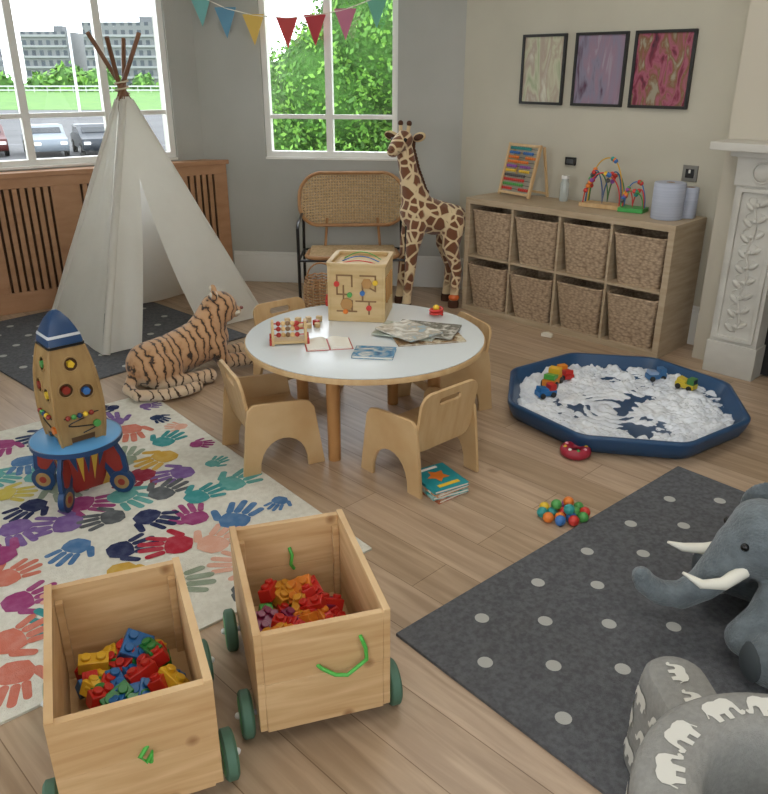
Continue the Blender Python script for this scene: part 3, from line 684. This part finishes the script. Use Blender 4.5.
mb.cyl((0,0,.10),Ri+.004,.17,TCS,n=32); mb.lathe([(0.001,.185),(Ri-.02,.185),(Ri-.003,.2),(Ri-.02,.225),(.001,.235)],TCS,32)
tub=mb.obj('tub_armchair',(.725,.93,.012),angle=60)
mb=MB()
for k in range(14):
    for j in range(4):
        c=R(-25+k*19.5+(9.7 if j%2 else 0)); fl=1 if j%2 else -1
        sil(mb,lambda a,b:((Ro+.0025)*math.cos(c+fl*a/Ro),(Ro+.0025)*math.sin(c+fl*a/Ro),.05+j*.083+b),.046)
for k in range(11):
    c=R(-24+k*26.5); rm=(Ri+Ro)/2; fl=1 if k%2 else -1
    sil(mb,lambda a,b:((rm+b)*math.cos(c-fl*a/rm),(rm+b)*math.sin(c-fl*a/rm),.3872),.052)
mb.obj('elephant_print',parent=tub)
mb=MB()
st=[( .072*math.cos(R(q)),.15+.072*math.sin(R(q))) for q in range(0,181,15)]+[(-.072,-.02),(.072,-.02)]
lp=[]
for z,k in((.0,1.08),(.01,1.1),(.12,1.05),(.24,1),(.27,.95),(.285,.86),(.29,.7)): lp.append([(x*k,(y-.08)*k+.08,z) for x,y in st])
mb.loft(lp,TC)
bol=mb.obj('arm_bolster',(-.055,.28,0),4,parent=tub)
mb=MB()
def bs(z):
    Z=[(.01,1.1),(.12,1.05),(.24,1),(.27,.95),(.30,.85)]
    for (z0,k0),(z1_,k1) in zip(Z,Z[1:]):
        if z<=z1_: return k0+(k1-k0)*max(0,(z-z0))/(z1_-z0)
    return .85
def onbol(c,a,z):
    t=c+a; k=bs(z)
    if t<0.15: x,y=-.072,t
    else:
        q=math.pi-(t-.15)/.072; x,y=.072*math.cos(q),.15+.072*math.sin(q)
    nx,ny=(-1,0) if t<.15 else (math.cos(q),math.sin(q))
    return (x*k+nx*.003,(y-.08)*k+.08+ny*.003,z)
for j in range(3):
    for k in range(4):
        sil(mb,lambda a,b:onbol(.045+k*.095+(.04 if j%2 else 0),a,.05+j*.083+b),.046)
for k in range(2): sil(mb,lambda a,b:(.9*b,.05+k*.085+a*.9,.2925),.045)
mb.obj('elephant_print_arm',parent=bol)

# ---------------------------------------------------------------- play table
TT=mat('laminate_white','d6dbdc',rough=.22); mb=MB(); TCx,TCy=-.084,3.27
mb.lathe([(.0001,.430),(.52,.430),(.535,.436),(.535,.452),(.532,.4565),(.0001,.4565)],PLY,64)
mb.lathe([(.0001,.456),(.525,.456),(.528,.458),(.528,.461),(.524,.462),(.0001,.462)],TT,64)
for q in range(4):
    a=R(-113+90*q); c=(.33*math.cos(a),.33*math.sin(a)); mb.cyl((c[0],c[1],.213),.027,.426,wood('leg_wood','b58552','a67645',(8,8,4)),n=20,r2=.03)
for q in range(4):
    a=R(-113+90*q);b_=R(-23+90*q); p=Vector((.31*math.cos(a),.31*math.sin(a),.39));q_=Vector((.31*math.cos(b_),.31*math.sin(b_),.39)); mid=(p+q_)/2; mb.box(mid,((q_-p).length,.02,.06),PLY,rot=(0,0,math.degrees(math.atan2(q_.y-p.y,q_.x-p.x))))
mb.obj('round_play_table',(TCx,TCy,0))
def chair(loc,face):
    mb=MB(); 
    sd=[(-.18,0),(-.105,0)]+[(-.105+ .105*(1-math.cos(R(q))),.15*math.sin(R(q))**.8) for q in range(15,166,15)]+[(.105,0),(.18,0),(.15,.20),(.14,.265),(.12,.295),(.08,.305),(-.08,.315),(-.12,.315),(-.145,.295),(-.155,.24)]
    for x in(-.165,.165): mb.prism(sd,.016,PLY,T(x,0,0)@RZ(90))
    mb.box((0,.015,.20),(.32,.25,.014),PLY)
    o=rrect(.314,.26,.05,6,0,.30); i_=rrect(.12,.030,.0145,6,0,.382)
    mb.ringprism(o,i_,.014,PLY,T(0,-.125,0)@T(0,0,.2)@RX(10)@T(0,0,-.2))
    mb.box((0,.12,.12),(.32,.014,.05),PLY)
    mb.obj('toddler_chair',(loc[0],loc[1],0),face-90,bevel=.0025)
chair((-.49,3.02),26)
chair((.15,2.87),132)
chair((.30,3.58),206)
chair((-.46,3.83),-52)

# ---------------------------------------------------------------- table toys
zt=.4625
mb=MB(); s=.27
LW=wood('toy_wood','d2b98c','be9f6c',(6,6,30))
for sx in(-1,1): mb.box((sx*(s/2-.006),0,s/2),(.012,s,s),LW)
for sy in(-1,1): mb.box((0,sy*(s/2-.006),s/2),(s-.024,.012,s),LW)
mb.box((0,0,s-.02),(s-.02,s-.02,.012),LW); mb.box((0,0,.01),(s-.02,s-.02,.012),LW)
mb.ringprism(rrect(s+.012,s+.012,.02,4),rrect(s-.03,s-.03,.015,4),.014,LW,T(0,0,s)@RX(90))
DK=mat('groove','8a6a48',rough=.8)
def gr_(x0,z0,x1,z1): 
    Ln=math.hypot(x1-x0,z1-z0); mb.box(((x0+x1)/2,-s/2-.0005,(z0+z1)/2),(Ln+.008,.003,.008),DK,rot=(0,-math.degrees(math.atan2(z1-z0,x1-x0)),0))
for g_ in((-.09,.22,-.02,.22),(-.02,.22,-.02,.17),(-.09,.22,-.09,.13),(-.09,.13,-.03,.13),(-.06,.17,-.06,.08),(.02,.22,.09,.22),(.09,.22,.09,.15),(.03,.18,.09,.15),(.03,.18,.03,.1),(.0,.1,.09,.1),(.06,.1,.06,.04),(-.09,.05,.0,.05),(-.02,.05,-.02,.1)): gr_(*g_)
for (x,z,c,r_) in((-.09,.18,'c8372e',.013),(-.03,.13,'4f9a4d',.012),(.06,.07,'c8372e',.013),(.09,.19,'e3bd35',.012),(.03,.14,'3a6fb0',.012),(-.05,.05,'e07b2d',.012)): mb.cyl((x,-s/2-.006,z),r_,.012,C(c),rot=(90,0,0),n=14)
mb.cyl((-.045,-s/2-.003,.085),.03,.008,wood('disc_wood','b98f5a','a87c48',(9,9,9)),rot=(90,0,0),n=8)
mb.cyl((.05,-s/2-.003,.185),.026,.008,wood('disc_wood','b98f5a','a87c48',(9,9,9)),rot=(90,0,0),n=6)
mb.cyl((-s/2-.006,.03,.15),.06,.012,C('4f9a4d'),rot=(0,90,0)); mb.cyl((-s/2-.014,.03,.15),.035,.012,C('e3bd35'),rot=(0,90,0)); mb.cyl((-s/2-.01,-.07,.08),.03,.02,C('c8372e'),rot=(0,90,0),n=10)
for x in(-.1,-.05,.0,.05): mb.box((s/2+.004,x,.15),(.008,.02,.12),wood('disc_wood','b98f5a','a87c48'))
for k,c in enumerate(('c8372e','3a6fb0','4f9a4d')):
    mb.tube([(-.09+.18*i/20,-.05+k*.05,s-.015+.05*math.sin(math.pi*i/20)*(.3+.2*k)) for i in range(21)],.003,C(c),n=6)
mb.obj('activity_cube',(-.11,3.60,zt),-8,bevel=.002)
mb=MB()
for sx in(-1,1): mb.prism([(-.045,0),(.045,0),(.045,.06),(.02,.10),(-.02,.10),(-.045,.06)],.012,LW,T(sx*.07,0,0)@RZ(90))
mb.box((0,0,.012),(.13,.08,.012),LW)
for z in(.035,.062,.086):
    mb.tube([(-.07,0,z),(.07,0,z)],.003,C('c8372e'),n=6)
    for k in range(5): mb.ball((-.045+k*.02,0,z),.011,C(['b0302a','d9b880','8a6a4a','d9b880','b0302a'][k]),seg=10,rings=7)
for sx in(-1,1):
    for y in(-.035,.035): mb.cyl((sx*.08,y,.016),.016,.01,C('b0302a'),rot=(0,90,0),n=16)
mb.obj('wooden_bead_toy',(-.41,3.17,zt),8,bevel=.0015)
mb=MB()
for k in range(7): mb.box((-.075+k*.025,.03*(-1)**k,.0125),(.025,.022,.025),[LW,C('c8372e'),LW,C('8a5a38'),LW,C('b0302a'),LW][k],rot=(0,0,k*25))
for k in range(3): mb.cyl((-.03+k*.04,-.06,.01),.013,.02,LW)
mb.obj('wooden_train_pieces',(-.37,3.43,zt),15,bevel=.001)
PAGE=mat('pages','e6e2d6',rough=.8)
def book(mb,c,w,d,h_,cov,rz):
    M_=T(*c)@RZ(rz); mb.box((0,0,h_/2),(w-.006,d-.006,h_-.002),PAGE,M=M_); mb.box((0,0,.001),(w,d,.002),cov,M=M_); mb.box((0,0,h_-.001),(w,d,.002),cov,M=M_); mb.box((-w/2,0,h_/2),(.003,d,h_),cov,M=M_)
def cov(name,a,b,c): return art(name,[(.3,a),(.45,c),(.68,b)],(18,18,18),len(name)+ord(name[-1])%9)
mb=MB(); book(mb,(0,0,0),.17,.13,.012,cov('cov_blue','1f4f78','c8ccc4','3a7fa8'),0); mb.obj('picture_book',(-.04,3.02,zt),-8)
mb=MB()
for sg in(-1,1):
    mb.loft([[(sg*(.004+.09*t),-.07,.004+.014*math.sin(math.pi*min(1,t*1.1))**.6*(1-t)),(sg*(.004+.09*t),.07,.004+.014*math.sin(math.pi*min(1,t*1.1))**.6*(1-t)),(sg*(.004+.09*t),.07,.0),(sg*(.004+.09*t),-.07,.0)] for t in[i/8 for i in range(9)]],PAGE)
mb.box((0,0,-.0005),(.2,.15,.001),C('b0302a'))
mb.obj('open_book',(-.24,3.14,zt+.001),10)
mb=MB(); zz=0
for k,(x,y,w,d,rz,a,b_,c_) in enumerate(((.02,-.03,.30,.20,12,'b08a5a','d8ccb0','8a6a48'),(-.06,.03,.20,.28,70,'b8c0b8','e0e0d8','a0a898'),(.02,.03,.28,.2,-18,'8a8a80','d8d4c8','6a6458'),(-.06,-.01,.19,.24,40,'9ab0b8','e4e0d4','b0a898'))):
    book(mb,(x,y,zz),w,d,.007,cov('cov_m%d'%k,a,b_,c_),rz); zz+=.0072
mb.obj('magazine_pile',(.17,3.27,zt),0)
mb=MB(); mb.tube([(.03*math.cos(q*.5),.03*math.sin(q*.5),.006+q*.0012) for q in range(28)],.006,C('c8372e'),n=6); mb.ball((0,0,.04),.016,C('e3bd35')); mb.obj('spiral_toy',(.25,3.56,zt))

# ---------------------------------------------------------------- rocket toy
mb=MB(); ZR=[(.245,.080),(.28,.085),(.34,.090),(.40,.090),(.46,.087),(.52,.081),(.58,.070),(.63,.058)]
RWD=wood('rocket_ply','ab8c5c','94764a',(26,26,9))
def sq(h_,z): return [(x,y,z) for x,y in rrect(2*h_,2*h_,.006,3)]
def hw(z):
    for (z0,h0),(z1_,h1) in zip(ZR,ZR[1:]):
        if z0<=z<=z1_: return h0+(h1-h0)*(z-z0)/(z1_-z0)
    return ZR[0][1]
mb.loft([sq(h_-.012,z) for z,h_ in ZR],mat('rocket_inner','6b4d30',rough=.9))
BL=C('1f4068');RD=C('8f3024'); LB=mat('disc_blue','5a98c8',rough=.3)
for q in range(4):
    Mq=RZ(90*q)
    holes=[(.0,.555,.027),(-.036,.465,.028),(.036,.445,.028)]
    nx,nz=26,54; vs=[];fs=[];idx={}
    for j in range(nz+1):
        z=.245+(.63-.245)*j/nz; hwz=hw(z)
        for i in range(nx+1):
            u=-1+2*i/nx; idx[(i,j)]=len(vs); vs.append((u*hwz,-hwz,z))
    for j in range(nz):
        for i in range(nx):
            c=[Vector(vs[idx[k]]) for k in((i,j),(i+1,j),(i+1,j+1),(i,j+1))]; m_=sum(c,Vector())/4
            if any((m_.x-hx)**2+(m_.z-hz)**2<hr**2 for hx,hz,hr in holes): continue
            if abs(m_.x)<.045 and m_.z<.275-.6*m_.x*m_.x*10*.3: continue
            fs.append((idx[(i,j)],idx[(i+1,j)],idx[(i+1,j+1)],idx[(i,j+1)]))
    mb.add(vs,fs,RWD,Mq)
    for hx,hz,hr in holes:
        mb.tube([(hx+hr*math.cos(a*math.pi/10),-hw(hz+hr*math.sin(a*math.pi/10))-.001,hz+hr*math.sin(a*math.pi/10)) for a in range(20)],.0035,RWD,n=6,M=Mq,closed=True)
    mb.cyl((0,-hw(.555)+.004,.555),.014,.02,C(['e3bd35','5fa3d6','c8372e','4f9a4d'][q]),rot=(90,0,0),M=Mq,n=5)
    mb.cyl((-.036,-hw(.465)+.004,.465),.015,.02,RD,rot=(90,0,0),M=Mq,n=8); mb.cyl((.036,-hw(.445)+.004,.445),.015,.02,C(['3a6fb0','d9b880','4f9a4d','e3bd35'][q]),rot=(90,0,0),M=Mq,n=6)
    for k in range(5): mb.ball((-.05+k*.022,-hw(.36)-.008,.36),.010,[RD,C('4f9a4d'),BL,C('e3bd35'),RD][k],M=Mq,seg=10,rings=7)
    mb.tube([(-.065,-hw(.36)-.008,.36),(.065,-hw(.36)-.008,.36)],.002,BLACKM,n=5,M=Mq)
    mb.tube([(.05*math.sin(i*.5),-hw(.31)-.003,.285+i*.0045) for i in range(14)],.0025,BLACKM,n=5,M=Mq)
    mb.cyl((.055,-hw(.3)-.004,.31),.015,.014,[C('4f9a4d'),RD,BL,C('e07b2d')][q],rot=(90,0,0),M=Mq,n=8)
    mb.tube([(hw(z)*1.0,-hw(z)*1.0,z) for z in [.245+.0385*i for i in range(11)]],.006,RWD,n=6,M=Mq)
mb.loft([sq(h_,z) for z,h_ in((.625,.065),(.65,.061),(.68,.05),(.71,.036),(.735,.019),(.745,.006))],BL)
mb.loft([sq(h_,z) for z,h_ in((.617,.067),(.627,.067))],BLACKM)
mb.loft([sq(h_,z) for z,h_ in((.655,.0612),(.664,.058))],C('c8ccd0'))
mb.lathe([(.0001,.222),(.16,.222),(.168,.226),(.168,.24),(.16,.244),(.0001,.244)],LB,40)
mb.lathe([(.166,.2235),(.1705,.2235),(.1705,.242),(.166,.242)],BL,40,closed=True)
mb.loft([sq(h_,z) for z,h_ in((.03,.055),(.07,.068),(.15,.082),(.222,.09))],RD)
for q in range(4):
    Mq=RZ(90*q)
    for x,hz,c in((-.06,.10,BL),(-.03,.16,C('c9a23a')),(.0,.12,BL),(.03,.16,C('c9a23a')),(.06,.10,BL)): mb.prism([(x-.016,.215),(x+.016,.215),(x*.7,.215-hz*.9)],.006,c,Mq@T(0,-.090,0)@T(0,0,.215)@RX(9)@T(0,0,-.215))
    Mf=RZ(45+90*q)
    fin=[(.08,.222),(.155,.215),(.182,.16),(.188,.10),(.18,.05),(.16,.0),(.135,.0),(.12,.05),(.10,.10),(.07,.13)]
    mb.prism(fin,.016,BL,Mf); mb.prism([(.09,.208),(.145,.203),(.165,.16),(.17,.11),(.15,.085),(.13,.1),(.10,.14)],.02,RD,Mf); 
    mb.cyl((.158,0,.048),.048,.022,BL,rot=(90,0,0),M=Mf); mb.cyl((.158,0,.048),.030,.026,RWD,rot=(90,0,0),M=Mf); mb.cyl((.158,0,.048),.014,.03,RD,rot=(90,0,0),M=Mf)
mb.obj('wooden_rocket_toy',(-1.19,2.68,.0105),42)

# ---------------------------------------------------------------- toy carts
GRN=C('4f9a62'); TY=mat('wheel_rubber','4c6f5c',rough=.65)
def cart(name,loc,rz,rope):
    mb=MB(); w,l,z0,z1=.33,.48,.065,.36; hz=(z1-z0)/2
    for sx in(-1,1):
        for k in range(2): mb.box((sx*(w/2-.009),0,z0+hz*(k+.5)),(.018,l,hz-.0006),PINE)
    for sy in(-1,1):
        for k in range(2): mb.box((0,sy*(l/2-.009),z0+hz*(k+.5)-(.006)),(w-.036,.018,hz-.0006),PINE)
    mb.box((0,0,z0+.012),(w-.036,l-.036,.012),PINE)
    for sx in(-1,1):
        for sy in(-1,1): mb.box((sx*(w/2-.028),sy*(l/2-.028),z0+.13),(.018,.018,.25),PINE)
    for sy in(-1,1):
        mb.cyl((0,sy*.165,.06),.007,w+.09,mat('axle','888888',metal=.8,rough=.3),rot=(0,90,0),n=10)
        mb.box((0,sy*.165,.066),(w-.04,.03,.02),PINE)
        for sx in(-1,1):
            Mw=T(sx*(w/2+.026),sy*.165,.0605)@RY(90)
            mb.lathe([(.028,-.014),(.052,-.016),(.06,-.010),(.06,.010),(.052,.016),(.028,.014)],TY,28,Mw); mb.lathe([(.0001,-.012),(.02,-.018),(.046,-.017),(.047,.017),(.02,.018),(.0001,.012)],GRN,24,Mw)
            mb.ball((sx*(w/2+.046),sy*.165,.0605),.009,mat('hubcap','dddddd'),seg=8,rings=6)
    y=-l/2-.006
    G2=C('4fae48')
    if rope==1: mb.tube([(-.02,y+.012,.235),(-.01,y-.004,.232),(.02,y-.012,.212),(.05,y-.014,.205),(.08,y-.01,.222),(.10,y-.008,.235),(.098,y-.008,.27),(.09,y-.006,.295),(.088,y+.014,.298)],.0055,G2,n=7)
    else: mb.tube([(.02,y+.012,.23),(.0,y-.008,.22),(.012,y-.01,.205),(.025,y-.008,.225),(.02,y-.008,.2)],.0055,G2,n=7)
    if rope==1: mb.tube([(.0,l/2-.02,.27),(.005,l/2-.034,.25),(.0,l/2-.034,.22),(.01,l/2-.03,.20)],.0055,G2,n=7)
    return mb.obj(name,loc,rz,bevel=.002)
cart('wooden_toy_cart',(-.212,1.684,.0),17,1)
cart('wooden_toy_cart',(-.604,1.420,.010),22,0)
def blocks(name,loc,rz,cols_,n,seed):
    rnd=random.Random(seed); mb=MB()
    for k in range(n):
        lay=k/n; x=rnd.uniform(-.1,.1);y=rnd.uniform(-.175,.175); z=.11+lay*.075
        if lay>.6: x*=.95;y*=.95
        c=C(rnd.choice(cols_),.3); nx=rnd.choice((1,2,2)); s_=.036; ny=2 if rnd.random()<.3 else 1
        Mb=T(x,y,z)@Euler((rnd.uniform(-.5,.5),rnd.uniform(-.5,.5),rnd.uniform(0,6.28))).to_matrix().to_4x4()
        mb.box((0,0,0),(s_*nx,s_*ny,s_),c,M=Mb)
        for i in range(nx):
            for j in range(ny): mb.cyl(((i-(nx-1)/2)*s_,(j-(ny-1)/2)*s_,s_*.6),.012,.012,c,M=Mb,n=14)
    mb.obj(name,loc,rz,bevel=.002)
blocks('building_blocks',(-.212,1.684,.005),17,['b8251d','b8251d','b8251d','c98a2a','4ea043','d07a28','7a2448'],66,3)
blocks('building_blocks',(-.604,1.420,.012),22,['b8251d','2a7a38','1f5f9a','d8aa2c','2a7a38','b8251d','d8aa2c'],72,5)

# ---------------------------------------------------------------- messy play tray
TRY=mat('tray_navy','22466a',rough=.35); mb=MB()
def roct(rr_,z):
    P=[]
    for k in range(8):
        a=R(12+45*k); ap=rr_*math.cos(R(22.5))
        for i in range(-3,4):
            t=i/3*.16; b=a+t
            lim=ap/max(math.cos(((b-R(12)-R(22.5))+math.pi/8)%(math.pi/4)-math.pi/8),.5)
            P.append((min(lim,rr_*.985)*math.cos(b),min(lim,rr_*.985)*math.sin(b),z))
    return P
prof=[(.0001,.0),(.52,.0),(.565,.012),(.58,.04),(.594,.078),(.595,.09),(.588,.097),(.575,.097),(.566,.09),(.545,.045),(.53,.032),(.0001,.032)]
mb.loft([roct(r_,z) for r_,z in prof],TRY)
tray=mb.obj('messy_play_tray',(1.17,3.49,0),0,angle=50)
mb=MB(); FO=mat('shaving_foam','cfd4dc','e4e7eb',rough=.45,scale=(10,10,10),bump=.35,bscale=40); n=250; vs=[];ix={};fs=[]
def fh(x,y):
    p=Vector((x*3.6,y*3.6,7.7)); w_=Vector((noise.noise(p*1.3),noise.noise(p*1.3+Vector((9,3,1))),0))*.07
    h_=.6*noise.noise(p)+.45*noise.noise(p*2.4)+.25*noise.noise(p*5)
    rx,ry=x+.06+w_.x,y+.08+w_.y
    r_=math.hypot(rx,ry*1.1); win=max(0,1-(r_/.33)**4)
    sw=math.sin(r_*105)
    edge=math.hypot(x,y)/.53
    lump=(abs(noise.noise(p*3.2))+.6*abs(noise.noise(p*7))+.3*abs(noise.noise(p*15)))
    base=.034+.030*h_
    return base+.0045+.0045*sw*win*(.6+.8*abs(noise.noise(p*2)))+.034*lump*(1-.8*win)-.004-.03*max(0,edge-.88)*3
for i in range(n+1):
    for j in range(n+1):
        x=-.54+1.08*i/n;y=-.54+1.08*j/n
        if math.hypot(x,y)<.52: ix[(i,j)]=len(vs); vs.append((x,y,fh(x,y)))
for i in range(n):
    for j in range(n):
        k=[(i,j),(i+1,j),(i+1,j+1),(i,j+1)]
        if all(q in ix for q in k) and max(vs[ix[q]][2] for q in k)>.0322: fs.append([ix[q] for q in k])
mb.add(vs,fs,FO); mb.obj('shaving_foam',(1.17,3.49,0),angle=180)
def toyvehicle(name,loc,rz,cs,sc=1):
    mb=MB(); mb.box((0,0,.02),(.1,.05,.025),C(cs[0])); mb.box((.03,0,.045),(.035,.046,.035),C(cs[1])); mb.box((-.02,0,.04),(.05,.044,.02),C(cs[2]),rot=(0,12,0))
    mb.box((.048,0,.048),(.003,.036,.02),C('20262b'))
    for x in(-.03,.03):
        for y in(-.027,.027): mb.cyl((x,y,.012),.014,.012,C('222222'),rot=(90,0,0),n=14)
    o=mb.obj(name,loc,rz,bevel=.003); o.scale=(sc,)*3
toyvehicle('toy_truck',(.87,3.70,.05),60,('e08a2a','e0b030','4ea043'),1.3); toyvehicle('toy_truck',(.81,3.56,.045),20,('1f6aa8','c0281f','1f6aa8')); toyvehicle('toy_truck',(.96,3.81,.045),110,('c0281f','e08a2a','c0281f'))
toyvehicle('toy_truck',(1.55,3.66,.045),-50,('c9b030','3f7a3a','c9b030')); toyvehicle('toy_truck',(1.44,3.80,.04),10,('3a6a98','3a6a98','8aa0c0'))

# ---------------------------------------------------------------- small floor things
mb=MB(); zz=0
for k,(a,b_,c_,rz) in enumerate((('c8b090','e0d8c0','a85030',6),('2f8f8a','d0e0d8','3aa0a0',-5),('d8d0b8','f0ece0','c07840',3))): book(mb,(0,0,zz),.16,.19,.013,cov('cov_f%d'%k,a,b_,c_),rz); zz+=.0135
TL=C('1d8f98',.35); book(mb,(0,0,zz),.16,.19,.013,TL,-2); zz+=.0132
mb.add([(.05*math.cos(q*math.pi/5)*(1 if q%2 else .55),.01+.05*math.sin(q*math.pi/5)*(1 if q%2 else .55),zz+.0006) for q in range(10)],[tuple(range(10))],C('e07b2d')); mb.box((0,-.065,zz+.0005),(.1,.02,.001),C('e3bd35')); mb.box((0.0,.075,zz+.0005),(.08,.015,.001),C('f0ece0'))
mb.obj('picture_book_stack',(.22,2.71,.0),32)
mb=MB(); rnd=random.Random(3); bc=['c8372e','e07b2d','e3bd35','4f9a4d','3a6fb0','2f8f8a','8a4f9c']
pts=[(0,0)]+[(.042*math.cos(i*math.pi/3),.042*math.sin(i*math.pi/3)) for i in range(6)]+[(.08*math.cos(i*math.pi/5),.062*math.sin(i*math.pi/5)) for i in range(10) if i!=3]
for k,(x,y) in enumerate(pts): mb.ball((x,y,.0205),.0205,C(bc[(k*3)%7]),seg=16,rings=10)
for k,(x,y) in enumerate(((.02,.02),(-.03,.0),(.01,-.035))): mb.ball((x,y,.054),.0205,C(bc[(k*2+1)%7]),seg=16,rings=10)
mb.obj('bead_ball_toy',(.675,2.495,.0))
mb=MB(); mb.tube([(.046*math.cos(q*math.pi/12),.046*math.sin(q*math.pi/12),.023) for q in range(24)],.022,C('a0263a'),n=12,closed=True)
for q in range(8): mb.ball((.046*math.cos(q*math.pi/4),.046*math.sin(q*math.pi/4),.041),.009,C(['e3bd35','f0ece0','4f9a4d','e8a0b0'][q%4]),seg=8,rings=6)
mb.cyl((0,0,.012),.03,.02,C('3a2a30')); mb.obj('ring_rattle',(.835,3.0,0))
mb=MB(); mb.prism([(-.035,0),(.035,0),(.035,.02),(.0,.03),(-.035,.02)],.03,mat('block_white','d8d0c0')); mb.obj('wooden_block',(1.03,4.63,0),-40,bevel=.002)

# ---------------------------------------------------------------- light
w=bpy.data.worlds.new('overcast'); bpy.context.scene.world=w; w.use_nodes=True
bg=w.node_tree.nodes['Background']; bg.inputs[0].default_value=(.88,.94,1,1); bg.inputs[1].default_value=4.8
def area(name,loc,sz,p,c,rot=(0,0,0)):
    l=bpy.data.lights.new(name,'AREA'); l.shape='RECTANGLE'; l.size=sz[0]; l.size_y=sz[1]; l.energy=p; l.color=c
    o=bpy.data.objects.new(name,l); bpy.context.collection.objects.link(o); o.location=loc; o.rotation_euler=[R(a) for a in rot]; return o
area('ceiling_fill',(.6,3.3,2.86),(1.2,1.2),19,(1,.97,.92))  # fill light added overhead out of view to brighten the interior
area('ceiling_fill',(.3,.6,2.86),(1.2,1.2),19,(1,.97,.92))  # second added fill, unseen, over the near half of the room

cam=bpy.data.cameras.new('camera'); co=bpy.data.objects.new('camera',cam); bpy.context.collection.objects.link(co)
co.location=(0,0,1.55); co.rotation_euler=(R(67),0,0); cam.sensor_fit='HORIZONTAL'; cam.sensor_width=36; cam.lens=36*770/768; cam.clip_end=600; cam.clip_start=.05
sc=bpy.context.scene; sc.camera=co; sc.view_settings.view_transform='Standard'; sc.view_settings.exposure=0
